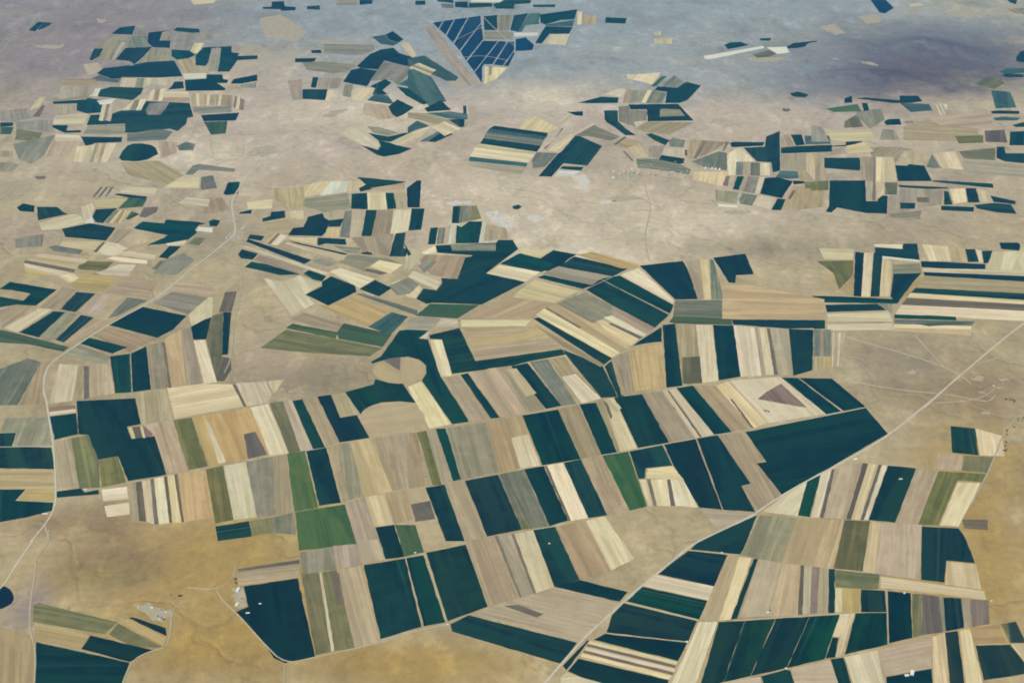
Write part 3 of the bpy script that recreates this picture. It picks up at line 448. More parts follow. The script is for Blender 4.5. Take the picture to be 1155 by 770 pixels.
('T',1,0.960,-5884,21586,'the only tan strip in the pinwheel of dark fields near the road',[-134,-337,5,-41,260,291,196,325,-329,-236]),
('P',1,2.880,-7096,21082,'third pale straw sliver from left in the orange stripes at the left',[-401,182,-438,63,404,-171,435,-75]),
('S',1,2.880,-7143,20988,'the only sandy orange sliver in the orange stripes at the left',[-393,154,-443,89,387,-164,449,-81]),
('P',1,2.793,-7191,20896,'second pale straw sliver from left in the orange stripes at the left',[-398,178,-449,114,414,-217,434,-76]),
('K',1,2.793,-7211,20785,'the only dark brown sliver in the orange stripes at the left',[-430,221,-444,125,439,-236,434,-110]),
('P',1,2.705,-7243,20646,'first pale straw strip from left in the orange stripes at the left',[-412,261,-274,32,215,-195,471,-100]),
('P',0,2.880,-6051,21009,'sixth pale straw strip from left in the orange stripes at the left',[-99,-65,346,-132,318,-2,-233,133,-330,67]),
('P',2,2.880,-5956,21206,'last pale straw strip from left in the orange stripes at the left',[-219,-26,331,-161,331,-29,-143,141,-299,74]),
('P',1,3.054,-6124,20636,'fifth pale straw block from left in the orange stripes at the left',[-174,-153,228,-185,254,204,-7,224,-301,-89]),
('P',2,2.356,-6783,20382,'fourth pale straw block from left in the orange stripes at the left',[49,-185,146,-29,16,149,-213,66]),
('G',0,1.658,-4895,23873,'second dark green block from left in the scattered fields along the upper road',[-42,-261,152,-197,97,339,-106,314,-99,-197]),
('P',0,2.967,-4546,23717,'first pale straw block from left in the scattered fields along the upper road',[162,-202,170,120,-153,202,-180,-122]),
('P',0,3.316,-4290,23195,'second pale straw block from left in the scattered fields along the upper road',[-168,-195,227,-156,187,235,-248,116]),
('G',0,3.229,-4485,22876,'third dark green block from left in the scattered fields along the upper road',[-97,-69,107,-54,86,119,-94,5]),
('G',0,0.262,-4003,22720,'last dark green block from left in the scattered fields along the upper road',[-131,-231,217,-66,172,221,-51,176,-42,8,-164,-106]),
('G',0,1.484,-4944,22448,'first dark green block from left in the scattered fields along the upper road',[-45,-131,77,-153,95,90,-34,141,-93,53]),
('P',0,1.745,-3637,22777,'third pale straw block from left in the scattered fields along the upper road',[-121,-123,176,-198,114,180,-172,142]),
('P',0,1.396,-3413,23943,'fourth pale straw block from left in the scattered fields along the upper road',[-159,-427,120,-267,218,295,59,295,-240,102]),
('W',1,1.571,-3110,23901,'the only whitish block in the scattered fields along the upper road',[-171,-305,239,-143,225,337,-81,337,-211,-226]),
('P',0,1.658,-2733,24021,'last pale straw block from left in the scattered fields along the upper road',[-118,-262,37,-246,141,26,89,251,-150,234]),
('G',1,3.316,-2440,24090,'first dark green patch from top in the checkered rows above the bright fields',[-119,-2,-234,-169,-188,-330,-69,-249,427,0,578,124,-82,293,-312,336]),
('T',2,0.087,-2136,23916,'first tan block from top in the checkered rows above the bright fields',[-174,-141,270,-116,246,253,-343,5]),
('G',0,1.658,-2612,23353,'fourth dark green block from top in the checkered rows above the bright fields',[-105,-330,174,-353,97,360,-167,320]),
('P',0,1.658,-2313,23357,'first pale straw block from left in the checkered rows above the bright fields',[-121,-357,202,-357,117,357,-198,357]),
('G',0,1.658,-2077,23367,'third dark green strip from top in the checkered rows above the bright fields',[-30,-366,119,-328,25,347,-115,347]),
('T',0,1.658,-1915,23386,'second tan strip from top in the checkered rows above the bright fields',[-39,-347,121,-332,53,352,-133,328]),
('G',0,1.658,-1691,23724,'second dark green strip from top in the checkered rows above the bright fields',[-78,-646,127,-646,87,548,9,548,-147,197]),
('T',0,1.571,-2563,22441,'fourth tan strip from top in the checkered rows above the bright fields',[-74,-561,113,-526,96,532,-135,555]),
('G',0,1.571,-2369,22444,'sixth dark green strip from top in the checkered rows above the bright fields',[-77,-529,84,-529,89,529,-94,529]),
('T',0,1.571,-2136,22444,'third tan strip from top in the checkered rows above the bright fields',[-145,-529,150,-529,136,529,-140,529]),
('P',0,1.571,-1842,22504,'second pale straw strip from left in the checkered rows above the bright fields',[-140,-587,142,-372,151,492,-154,469]),
('G',0,1.571,-1588,22583,'fifth dark green strip from top in the checkered rows above the bright fields',[-108,-450,98,-414,107,452,-99,413]),
('V',0,1.571,-2738,22400,'the only grey green sliver in the checkered rows above the bright fields',[-64,-521,100,-556,39,557,-77,519]),
('G',0,0.175,-2306,21264,'last dark green block from top in the checkered rows above the bright fields',[-65,-36,95,-63,68,83,-97,16]),
('G',1,1.571,-1754,21491,'seventh dark green block from top in the checkered rows above the bright fields',[-186,-345,30,-358,169,-278,99,-74,23,-39,14,565,-145,529]),
('T',1,1.833,-2216,21589,'last tan block from top in the checkered rows above the bright fields',[-165,-238,272,-442,283,430,-387,251]),
('G',1,1.396,-3285,22359,'fifth dark green block from left in the slanting strips beside the road fork',[192,-444,257,-228,243,179,154,292,102,481,-124,330,-150,-83,-312,-120,-363,-408]),
('G',2,1.658,-2929,22431,'last dark green block from left in the slanting strips beside the road fork',[-96,-151,96,-136,124,181,-124,107]),
('P',2,1.571,-2928,22059,'last pale straw block from left in the slanting strips beside the road fork',[122,-180,100,180,-108,180,-113,-180]),
('G',0,0.000,-2958,21691,'seventh dark green block from left in the slanting strips beside the road fork',[-150,-143,-43,-60,302,-116,264,113,-185,163,-186,44]),
('P',0,3.054,-3381,21771,'third pale straw block from left in the slanting strips beside the road fork',[-200,1,234,-175,221,69,-257,104]),
('G',0,2.705,-3019,21404,'sixth dark green sliver from left in the slanting strips beside the road fork',[-125,-53,386,-203,409,-159,-85,83,-587,330]),
('P',1,2.618,-3048,21302,'fourth pale straw strip from left in the slanting strips beside the road fork',[320,-291,404,-291,431,-125,-552,381,-601,327]),
('V',0,2.880,-2586,21394,'the only grey green block in the slanting strips beside the road fork',[-24,-111,149,-111,162,58,-286,163]),
('G',0,2.880,-4175,21850,'second dark green block from left in the slanting strips beside the road fork',[-68,-42,120,-113,153,62,-94,133,-111,-42]),
('G',1,2.531,-3740,21344,'fourth dark green sliver from left in the slanting strips beside the road fork',[493,-479,588,-336,-531,458,-550,356]),
('P',1,2.531,-3510,20987,'second pale straw sliver from left in the slanting strips beside the road fork',[577,-471,745,-473,250,-147,-752,555,-818,536]),
('G',0,2.880,-4206,21195,'first dark green block from left in the slanting strips beside the road fork',[-67,-117,127,-170,179,50,-108,220,-132,18]),
('T',1,2.531,-3665,20831,'second tan strip from left in the slanting strips beside the road fork',[-39,-87,305,-315,467,-155,-339,378,-394,179]),
('G',2,2.705,-3754,20685,'third dark green strip from left in the slanting strips beside the road fork',[-72,-85,173,-215,494,-190,231,-23,-84,175,-332,268,-409,72]),
('T',0,4.451,-3905,21843,'first tan strip from left in the slanting strips beside the road fork',[-81,-143,-30,-211,77,177,36,177]),
('R',0,1.309,-3854,21811,'the only reddish brown sliver in the slanting strips beside the road fork',[-78,-182,-26,-215,74,188,30,208]),
('P',0,1.309,-3765,21763,'first pale straw strip from left in the slanting strips beside the road fork',[-111,-168,5,-216,117,149,-11,234]),
('Y',0,2.618,-2962,20942,'first greyish block from left in the slanting strips beside the road fork',[-130,-32,113,-164,237,-1,-35,132,-184,66]),
('P',0,2.618,-1974,20785,'second pale straw block from left in the bright fields left of the great dark fields',[91,-268,267,56,-117,221,-240,-9]),
('K',1,2.705,-2124,20595,'the only dark brown strip in the bright fields left of the great dark fields',[102,-111,207,-49,-116,112,-192,49]),
('P',2,1.571,-1564,21040,'fourth pale straw strip from left in the bright fields left of the great dark fields',[-108,-361,3,-361,98,-31,109,308,-101,445]),
('G',3,1.833,-1658,21334,'the only dark green triangle in the bright fields left of the great dark fields',[12,-173,64,-121,-77,294]),
('P',0,0.873,-1309,21333,'last pale straw block from left in the bright fields left of the great dark fields',[-49,-119,106,-51,80,222,-138,-52]),
('T',0,4.538,-1115,20836,'the only tan block in the bright fields left of the great dark fields',[-148,-353,280,-513,456,320,-242,374,-347,173]),
('Y',1,1.134,-1325,20843,'second greyish block from left in the bright fields left of the great dark fields',[-28,-293,151,98,32,230,-154,-35]),
('P',0,2.356,-1339,20311,'fifth pale straw strip from left in the bright fields left of the great dark fields',[196,-345,253,-67,-189,317,-259,94]),
('P',0,2.094,-1557,20003,'third pale straw block from left in the bright fields left of the great dark fields',[1,-284,124,-314,201,22,-42,367,-281,210]),
('P',0,2.531,-2476,20424,'first pale straw block from left in the bright fields left of the great dark fields',[169,-396,378,-84,-195,304,-350,175]),
('Y',1,2.182,-1625,20052,'first greyish block from left in the bright fields left of the great dark fields',[-92,-272,95,-211,215,98,33,350,-252,35]),
('G',1,1.571,-1598,22606,'first dark green strip from left in the great dark fields at the middle',[-93,-458,81,-400,113,429,-101,429]),
('G',0,1.571,-938,22785,'fourth dark green strip from left in the great dark fields at the middle',[-59,-357,65,-357,58,367,-62,344]),
('V',0,1.571,-790,22809,'second grey green strip from left in the great dark fields at the middle',[-79,-379,68,-306,98,343,-86,343]),
('O',0,1.571,-629,22856,'the only olive strip in the great dark fields at the middle',[-89,-351,119,-240,31,296,-59,296]),
('G',0,1.571,-734,22150,'fifth dark green block from left in the great dark fields at the middle',[-175,-519,197,-505,241,349,15,349,-101,125,-179,199]),
('W',0,1.571,-477,22100,'second whitish sliver from left in the great dark fields at the middle',[-48,-399,13,-399,45,399,-12,399]),
('T',0,1.571,-251,21992,'second tan block from left in the great dark fields at the middle',[-194,-276,-4,-220,232,-185,142,248,-176,431]),
('W',0,1.571,-977,21990,'first whitish sliver from left in the great dark fields at the middle',[-51,-359,25,-359,51,360,-27,360]),
('T',0,1.571,-1057,21972,'first tan sliver from left in the great dark fields at the middle',[-39,-341,25,-341,50,377,-35,305]),
('G',0,1.571,-1286,21923,'second dark green strip from left in the great dark fields at the middle',[-66,-328,54,-328,69,338,-56,316]),
('V',0,1.571,-1155,21932,'first grey green strip from left in the great dark fields at the middle',[-58,-336,55,-302,60,329,-57,307]),
('G',0,3.316,-492,21273,'sixth dark green block from left in the great dark fields at the middle',[-693,9,-282,-59,-134,-93,-287,-803,50,-803,474,-60,591,146,504,495,269,495,240,389,-734,283]),
('V',1,0.000,-616,21484,'last grey green block from left in the great dark fields at the middle',[-337,-132,357,-132,355,156,-375,107]),
('G',1,4.014,-860,20114,'third dark green block from left in the great dark fields at the middle',[28,224,-227,256,-205,68,-280,-166,-478,-104,-569,-445,-411,-606,-331,-576,108,-606,408,-636,1066,112,459,419,318,1082,120,982]),
('G',0,0.960,493,21000,'last dark green block from left in the great dark fields at the middle',[-336,-289,61,-387,266,-190,419,77,538,212,167,382,-44,74,-392,244,-679,-124]),
('P',0,2.793,306,21309,'the only pale straw block in the great dark fields at the middle',[-174,-61,142,-196,321,74,-86,142,-202,40]),
('G',1,2.618,353,20876,'first dark green block from left in the long diagonal bands beside the great dark fields',[87,-307,202,-210,319,-47,94,186,-222,389,-481,-13]),
('G',1,2.705,1253,20776,'last dark green block from left in the long diagonal bands beside the great dark fields',[288,-356,545,-79,451,-35,-264,366,-475,85,-547,21]),
('S',2,2.531,1582,20952,'the only sandy orange strip in the long diagonal bands beside the great dark fields',[121,-240,347,-259,400,-110,-309,362,-559,247]),
('P',2,2.705,16,20544,'first pale straw block from left in the long diagonal bands beside the great dark fields',[193,-315,421,41,-204,283,-413,-9]),
('T',2,2.705,986,20465,'second tan block from left in the long diagonal bands beside the great dark fields',[230,-344,553,-29,-269,315,-515,56]),
('G',0,2.618,794,20247,'second dark green strip from left in the long diagonal bands beside the great dark fields',[277,-251,432,-128,-298,233,-410,145]),
('P',0,2.618,423,19885,'second pale straw block from left in the long diagonal bands beside the great dark fields',[-408,-167,218,-347,586,46,-71,421,-325,46]),
('T',1,0.785,48,19338,'first tan block from left in the long diagonal bands beside the great dark fields',[258,-300,589,167,-63,407,-784,-272]),
('E',0,3.054,-987,19241,'the only grass green block in the bent dark bands above the round field',[-47,-174,194,-203,505,233,-229,263,-423,-117]),
('P',0,0.087,-924,18893,'third pale straw block from left in the bent dark bands above the round field',[152,-112,131,112,-94,141,-187,-140]),
('P',0,1.396,-1242,18542,'first pale straw block from left in the bent dark bands above the round field',[37,-122,64,122,-10,95,-90,-95]),
('P',0,0.000,-251,18895,'last pale straw strip from left in the bent dark bands above the round field',[-478,-114,448,-85,528,99,-497,99]),
('T',0,0.087,-238,18640,'first tan strip from left in the bent dark bands above the round field',[-350,-220,380,-27,433,137,-462,109]),
('S',0,0.436,-37,18511,'the only sandy orange patch in the bent dark bands above the round field',[-520,-281,543,-37,342,367,182,71,-549,-122]),
('T',0,0.262,44,18147,'second tan strip from left in the bent dark bands above the round field',[-552,-366,663,28,490,285,-600,52]),
('Y',0,0.000,-1315,18905,'the only greyish block in the bent dark bands above the round field',[-177,-208,136,-208,279,129,-42,187,-197,101]),
('G',0,0.349,-376,18075,'first dark green patch from left in the bent dark bands above the round field',[-786,345,-615,317,-437,-651,361,-449,590,-320,1128,-112,1070,43,-127,-299,-381,673,-804,452]),
('P',0,1.745,-986,17877,'second pale straw sliver from left in the bent dark bands above the round field',[13,-529,171,-504,-9,523,-174,512]),
('G',0,1.920,1057,17455,'third dark green strip from left in the bent dark bands above the round field',[-301,481,124,-667,340,-644,190,168,-353,664]),
('G',0,1.745,1398,17178,'last dark green sliver from left in the bent dark bands above the round field',[3,-375,98,-344,52,-322,-27,598,-127,446]),
('T',1,2.269,880,18079,'last tan sliver from left in the bent dark bands above the round field',[-143,70,330,-467,389,-404,-575,802]),
('G',0,2.182,837,18411,'second dark green sliver from left in the bent dark bands above the round field',[427,-732,550,-554,-450,663,-527,624]),
('S',2,2.182,1150,18737,'the only sandy orange strip in the pale diagonal stripes above the dark twin strips',[239,-877,501,-562,379,-265,60,154,7,165,-510,766,-674,620]),
('P',3,2.269,928,18595,'first pale straw sliver from left in the pale diagonal stripes above the dark twin strips',[461,-735,571,-581,-454,758,-577,557]),
('K',3,2.182,743,19062,'first dark brown sliver from left in the pale diagonal stripes above the dark twin strips',[223,-325,259,-310,-228,328,-253,306]),
('Y',0,2.269,1192,19321,'the only greyish block in the pale diagonal stripes above the dark twin strips',[-34,-426,187,-255,466,-81,-97,577,-521,184]),
('T',1,2.269,1738,18978,'the only tan strip in the pale diagonal stripes above the dark twin strips',[-277,192,209,-430,329,-227,-262,465]),
('P',1,2.269,1604,18830,'last pale straw strip from left in the pale diagonal stripes above the dark twin strips',[-158,93,271,-354,315,-275,-148,302,-282,234]),
('P',3,2.269,1487,18621,'second pale straw strip from left in the pale diagonal stripes above the dark twin strips',[-64,-92,186,-416,317,-203,-172,384,-266,328]),
('K',4,2.356,1624,18658,'second dark brown sliver from left in the pale diagonal stripes above the dark twin strips',[-233,206,182,-237,234,-201,-182,232]),
('G',3,2.269,1934,19860,'second dark green strip from left in the big dark fields at the middle right',[382,-676,462,-397,-272,594,-572,480]),
('G',3,2.269,1662,19533,'first dark green strip from left in the big dark fields at the middle right',[-184,-68,394,-778,641,-387,-309,792,-543,442]),
('P',4,2.182,2106,20072,'first pale straw strip from left in the big dark fields at the middle right',[283,-605,297,-446,-140,655,-440,397]),
('G',0,1.833,2523,20338,'third dark green block from left in the big dark fields at the middle right',[-87,-692,249,-680,216,261,156,642,-533,470]),
('G',0,1.658,3460,20622,'fourth dark green block from left in the big dark fields at the middle right',[-154,-407,-55,-419,-11,-151,269,-119,239,623,-287,474]),
('T',1,1.571,2827,20325,'the only tan strip in the big dark fields at the middle right',[-47,-679,31,-679,131,702,-116,656]),
('P',0,1.484,2975,20345,'second pale straw sliver from left in the big dark fields at the middle right',[-113,-699,-7,-699,132,716,-13,683]),
('V',0,1.484,3104,20337,'first grey green sliver from top in the big dark fields at the middle right',[-132,-691,56,-691,68,658,6,723]),
('V',0,3.054,2741,19345,'second grey green block from top in the big dark fields at the middle right',[-398,-250,316,-307,389,279,-307,279]),
('S',2,3.054,3779,19616,'the only sandy orange block in the big dark fields at the middle right',[-718,-578,760,-607,880,39,-350,583,-575,564]),
('E',1,3.054,2674,18954,'the only grass green strip in the big dark fields at the middle right',[-300,-71,504,-116,515,63,-317,155,-400,-32]),
('G',0,0.000,3878,18864,'last dark green strip from left in the big dark fields at the middle right',[-681,-15,94,-139,614,-111,657,124,-687,141]),
('G',0,1.484,2220,17967,'second dark green sliver from left in the upright strips under the long green band',[-153,-914,64,-866,138,912,-48,867]),
('T',0,1.484,2464,18000,'second tan strip from left in the upright strips under the long green band',[-175,-898,93,-826,184,845,-102,879]),
('P',0,1.484,2723,18026,'first pale straw sliver from left in the upright strips under the long green band',[-162,-851,61,-778,171,808,-71,819]),
('G',0,1.484,2993,18063,'third dark green strip from left in the upright strips under the long green band',[-205,-814,102,-715,197,760,-95,771]),
('P',0,1.484,3291,18073,'second pale straw strip from left in the upright strips under the long green band',[-191,-725,95,-700,194,677,-97,749]),
('T',0,1.484,3467,18068,'third tan sliver from left in the upright strips under the long green band',[-77,-694,-27,-671,84,681,22,681]),
('P',0,1.484,3553,18074,'last pale straw sliver from left in the upright strips under the long green band',[-109,-676,4,-676,104,675,2,675]),
('K',0,1.484,3636,18066,'the only dark brown sliver in the upright strips under the long green band',[-75,-668,-21,-668,70,656,25,682]),
('T',0,1.484,3777,18053,'last tan strip from left in the upright strips under the long green band',[-158,-655,34,-680,193,668,-67,668]),
('G',0,1.396,4053,18078,'fourth dark green strip from left in the upright strips under the long green band',[-238,-704,47,-554,269,615,-79,643]),
('O',1,1.484,2454,17528,'the only olive strip in the upright strips under the long green band',[-160,-378,103,-354,155,379,-99,353]),
('G',0,0.873,1954,18400,'first dark green strip from left in the upright strips under the long green band',[-81,-116,162,-62,197,377,-279,-198]),
('T',0,1.571,1544,17452,'first tan strip from left in the upright strips under the long green band',[-34,-544,88,-497,80,612,-134,430]),
('S',0,1.571,1860,17594,'the only sandy orange strip in the upright strips under the long green band',[-224,-638,205,-518,251,685,-233,472]),
('G',1,4.538,4436,18851,'last dark green block from left in the upright strips under the long green band',[-106,-137,59,-126,107,137,-59,125]),
('G',0,1.745,1100,16042,'first dark green strip from left in the slanting strips left of the giant dark field',[7,-630,206,-573,3,624,-217,578]),
('T',0,1.745,1240,16086,'first tan sliver from left in the slanting strips left of the giant dark field',[70,-616,101,-604,-37,640,-133,581]),
('P',0,1.745,1367,16141,'first pale straw strip from left in the slanting strips left of the giant dark field',[-22,-658,203,-575,-21,647,-160,587]),
('G',0,1.745,1655,16234,'second dark green strip from left in the slanting strips left of the giant dark field',[-82,-667,318,-540,70,650,-306,556]),
('T',0,1.833,2005,16335,'second tan strip from left in the slanting strips left of the giant dark field',[-29,-639,309,-541,-3,631,-276,550]),
('P',0,1.833,2268,16420,'second pale straw strip from left in the slanting strips left of the giant dark field',[50,-625,289,-539,-75,619,-262,547]),
('G',0,1.920,2494,16492,'last dark green strip from left in the slanting strips left of the giant dark field',[67,-610,303,-559,-72,620,-297,548]),
('T',0,1.920,2759,16544,'last tan strip from left in the slanting strips left of the giant dark field',[42,-609,322,-514,-30,554,-332,568]),
('P',0,1.920,3000,16626,'third pale straw strip from left in the slanting strips left of the giant dark field',[84,-594,276,-471,-94,593,-267,473]),
('P',0,1.920,3481,16780,'last pale straw block from left in the slanting strips left of the giant dark field',[-190,-624,593,-398,139,564,-545,456]),
('R',1,1.920,3567,16794,'the only reddish brown patch in the slanting strips left of the giant dark field',[172,-227,285,-249,49,366,-180,149,-328,-40]),
('K',1,1.833,2233,16395,'second dark brown sliver from left in the slanting strips left of the giant dark field',[140,-583,166,-571,-139,581,-166,572]),
('K',1,1.833,2980,16397,'last dark brown sliver from left in the slanting strips left of the giant dark field',[81,-365,107,-353,-80,363,-107,355]),
('K',1,1.745,1253,16503,'first dark brown sliver from left in the slanting strips left of the giant dark field',[21,-257,46,-191,-12,237,-54,211]),
('G',0,0.349,3616,15464,'last dark green block from top in the giant dark field by the road',[-488,-214,-612,-243,-408,-933,-3,-583,1151,434,1006,1066,-649,475]),
('G',0,2.007,3970,16860,'second dark green strip from top in the giant dark field by the road',[107,-486,318,-423,-106,450,-319,460]),
('G',0,2.007,4286,16902,'first dark green block from top in the giant dark field by the road',[32,-455,339,-345,36,393,-405,408]),
('T',0,1.745,2923,15069,'the only tan strip in the giant dark field by the road',[-52,-302,-168,-341,-35,-851,268,-552,77,163,200,225,28,861,-316,796]),
('P',0,0.873,3251,14403,'the only pale straw patch in the giant dark field by the road',[68,-297,299,403,-47,101,-320,-206]),
('G',0,1.745,1679,15196,'first dark green block from left in the dark fields with a pale bite taken out',[-150,-315,-75,-307,-46,-86,285,-25,204,439,-218,291]),
('G',0,1.658,2170,15020,'second dark green strip from left in the dark fields with a pale bite taken out',[-190,150,26,-740,287,-784,143,757,-267,620]),
('G',0,1.658,2644,14931,'last dark green strip from left in the dark fields with a pale bite taken out',[-172,-696,194,-740,107,-200,224,-153,-41,933,-309,860]),
('M',0,1.745,1381,14851,'the only mid green strip in the dark fields with a pale bite taken out',[-5,-634,202,-549,65,639,-262,544]),
('P',0,1.658,1605,14586,'first pale straw sliver from left in the dark fields with a pale bite taken out',[-1,-283,50,-276,20,279,-70,279]),
('K',0,1.658,1664,14589,'first dark brown sliver from left in the dark fields with a pale bite taken out',[-5,-279,35,-272,5,276,-35,276]),
('P',0,1.571,1777,14589,'second pale straw strip from left in the dark fields with a pale bite taken out',[-74,-272,84,-279,92,276,-104,276]),
('K',0,1.571,1891,14589,'second dark brown sliver from left in the dark fields with a pale bite taken out',[-26,-279,25,-272,18,276,-18,276]),
('P',1,1.658,2020,14577,'last pale straw block from left in the dark fields with a pale bite taken out',[-100,-260,161,-297,48,269,-107,288]),
('P',1,3.054,1830,14998,'third pale straw block from left in the dark fields with a pale bite taken out',[247,-148,135,161,-172,96,-211,-109]),
('T',0,3.054,2507,14077,'the only tan block in the dark fields with a pale bite taken out',[-172,-172,-10,-207,324,96,161,110,-301,172]),
('G',0,1.222,3520,14501,'first dark green strip from left in the strips below the giant dark field',[-65,-413,225,464,36,325,-194,-378]),
('P',0,1.222,3670,14552,'first pale straw sliver from left in the strips below the giant dark field',[-197,-482,-102,-465,227,534,73,414]),
('K',0,4.363,3755,14581,'first dark brown sliver from left in the strips below the giant dark field',[-184,-495,-150,-522,187,512,145,505]),
('T',0,4.363,3934,14608,'first tan strip from left in the strips below the giant dark field',[-325,-550,-63,-557,374,620,13,486]),
('K',0,4.363,4119,14630,'second dark brown sliver from left in the strips below the giant dark field',[-245,-580,-199,-597,252,579,193,598]),
('P',0,1.222,4204,14615,'second pale straw sliver from left in the strips below the giant dark field',[-280,-583,-177,-583,287,573,171,593]),
('K',0,1.222,4283,14610,'last dark brown sliver from left in the strips below the giant dark field',[-252,-578,-214,-578,253,578,212,578]),
('P',0,4.363,4334,14605,'third pale straw sliver from left in the strips below the giant dark field',[-260,-573,-211,-573,265,563,206,582]),
('G',0,1.134,4521,14571,'second dark green strip from left in the strips below the giant dark field',[-394,-539,-101,-593,413,536,82,596]),
('T',0,1.134,4808,14523,'second tan strip from left in the strips below the giant dark field',[-384,-545,-131,-581,386,543,130,583]),
('O',0,4.276,5265,14593,'the only olive patch in the strips below the giant dark field',[-584,-652,-359,-669,108,257,408,217,501,392,-72,452]),
('P',0,4.189,5302,14376,'last pale straw strip from left in the strips below the giant dark field',[-381,-453,-168,-470,153,84,331,410,63,430]),
('S',0,1.222,5373,15258,'the only sandy orange block in the fields at the foot of the right hillside',[-235,-168,103,-188,224,137,-93,220]),
('O',0,1.222,5701,15203,'the only olive block in the fields at the foot of the right hillside',[-224,-146,73,-194,249,150,-100,191]),
('G',0,4.538,5692,15743,'the only dark green block in the fields at the foot of the right hillside',[-222,-282,89,-344,216,284,-82,342]),
('P',0,1.396,6002,15661,'the only pale straw block in the fields at the foot of the right hillside',[-206,-263,92,-283,205,183,-90,365]),
('K',0,3.054,5342,13945,'the only dark brown block in the fields at the foot of the right hillside',[-151,-76,110,-111,165,84,-124,102]),
('G',1,1.833,-1325,17686,'first dark green strip from left in the strips right of the half ploughed circle',[-594,18,-512,79,-290,183,-120,215,39,131,145,-36,161,-240,109,-449,558,-1557,770,-1500,674,-1205,362,-350,134,714,1,747,133,979,-169,1007,-290,979,-495,222,-622,67]),
('P',0,1.920,-1108,16611,'first pale straw strip from left in the strips right of the half ploughed circle',[58,-589,337,-483,-110,608,-284,463]),
('T',0,1.920,-625,16787,'first tan strip from left in the strips right of the half ploughed circle',[88,-600,336,-524,-115,606,-308,518]),
('G',0,1.920,-434,16848,'second dark green sliver from left in the strips right of the half ploughed circle',[161,-584,276,-558,-170,596,-265,547]),
('S',1,1.920,-190,16936,'the only sandy orange strip in the strips right of the half ploughed circle',[47,-636,366,-545,-14,660,-398,519]),
('T',1,1.920,103,17035,'second tan strip from left in the strips right of the half ploughed circle',[76,-643,333,-530,-105,612,-303,562]),
('G',2,1.920,324,17110,'last dark green strip from left in the strips right of the half ploughed circle',[121,-603,323,-525,-111,614,-335,513]),
('V',0,1.920,561,17197,'the only grey green strip in the strips right of the half ploughed circle',[90,-611,293,-575,-67,631,-318,554]),
('T',0,1.920,690,17627,'last tan block from left in the strips right of the half ploughed circle',[-16,-278,158,-205,49,279,-192,202]),
('P',0,2.007,908,17046,'second pale straw block from left in the strips right of the half ploughed circle',[11,-399,268,-273,-47,373,-233,299]),
('P',2,1.920,1326,16610,'last pale straw strip from left in the strips right of the half ploughed circle',[24,-217,102,-82,-2,173,-122,127]),
('T',3,1.920,121,17209,'third tan strip from left in the strips right of the half ploughed circle',[62,-396,206,-303,-60,362,-208,337]),
('O',0,1.745,-1022,15347,'the only olive sliver in the strip row under the round fields',[73,-615,178,-596,-71,626,-182,584]),
('T',0,1.745,-905,15393,'first tan sliver from left in the strip row under the round fields',[65,-641,191,-564,-73,625,-184,582]),
('G',0,1.745,-787,15436,'first dark green sliver from left in the strip row under the round fields',[77,-606,172,-567,-62,591,-187,582]),
('Y',0,1.745,-485,15520,'the only greyish block in the strip row under the round fields',[-126,-650,336,-511,151,654,-360,508]),
('S',0,1.745,-122,15640,'first sandy orange strip from left in the strip row under the round fields',[-23,-630,220,-531,12,624,-208,535]),
('S',0,1.745,123,15722,'second sandy orange strip from left in the strip row under the round fields',[-21,-611,246,-551,6,619,-229,543]),
('G',0,1.745,488,15831,'second dark green block from left in the strip row under the round fields',[-115,-659,361,-516,110,662,-356,512]),
('T',0,1.745,856,15960,'second tan strip from left in the strip row under the round fields',[-3,-644,248,-541,11,649,-254,534]),
('P',1,1.745,161,15492,'the only pale straw strip in the strip row under the round fields',[-59,-381,185,-321,47,393,-171,308]),
('G',0,1.833,-783,14173,'first dark green strip from left in the third strip row below the round fields',[32,-551,247,-551,-27,585,-252,516]),
('S',0,1.833,-548,14232,'the only sandy orange strip in the third strip row below the round fields',[16,-610,262,-523,-21,605,-258,527]),
('G',0,1.833,-226,14340,'second dark green strip from left in the third strip row below the round fields',[-57,-630,339,-500,56,632,-339,498]),
('V',0,1.833,131,14451,'the only grey green strip in the third strip row below the round fields',[-14,-610,300,-546,13,634,-297,523]),
('G',0,1.833,405,14541,'third dark green strip from left in the third strip row below the round fields',[30,-634,241,-528,-13,618,-258,545]),
('K',0,1.745,538,14589,'second dark brown sliver from left in the third strip row below the round fields',[112,-575,140,-575,-112,578,-142,571]),
('P',0,1.745,657,14620,'the only pale straw strip in the third strip row below the round fields',[25,-605,226,-552,-26,608,-227,548]),
('G',0,1.745,871,14683,'last dark green strip from left in the third strip row below the round fields',[16,-614,240,-559,-21,628,-236,546]),
('T',0,1.745,1098,14807,'the only tan strip in the third strip row below the round fields',[16,-682,223,-423,7,599,-245,505]),
('O',1,1.745,145,13945,'the only olive block in the third strip row below the round fields',[-18,-93,52,-76,13,101,-48,66]),
('K',0,1.833,-1042,14202,'first dark brown block from left in the third strip row below the round fields',[-75,-206,153,-152,72,216,-148,142]),
('T',0,1.833,-225,13103,'first tan strip from left in the strips above the bent dark band',[-29,-645,301,-492,23,620,-295,516]),
('K',0,1.833,-42,13168,'second dark brown sliver from top in the strips above the bent dark band',[122,-556,151,-556,-118,555,-156,555]),
('T',0,1.833,42,13192,'second tan sliver from left in the strips above the bent dark band',[71,-579,183,-518,-55,566,-198,532]),
('K',0,1.745,126,13219,'first dark brown sliver from top in the strips above the bent dark band',[103,-543,133,-535,-101,540,-135,540]),
('P',0,1.745,247,13267,'first pale straw strip from left in the strips above the bent dark band',[15,-581,209,-475,-7,562,-218,492]),
('G',0,1.833,485,13360,'second dark green strip from left in the strips above the bent dark band',[-25,-566,255,-446,10,541,-241,470]),
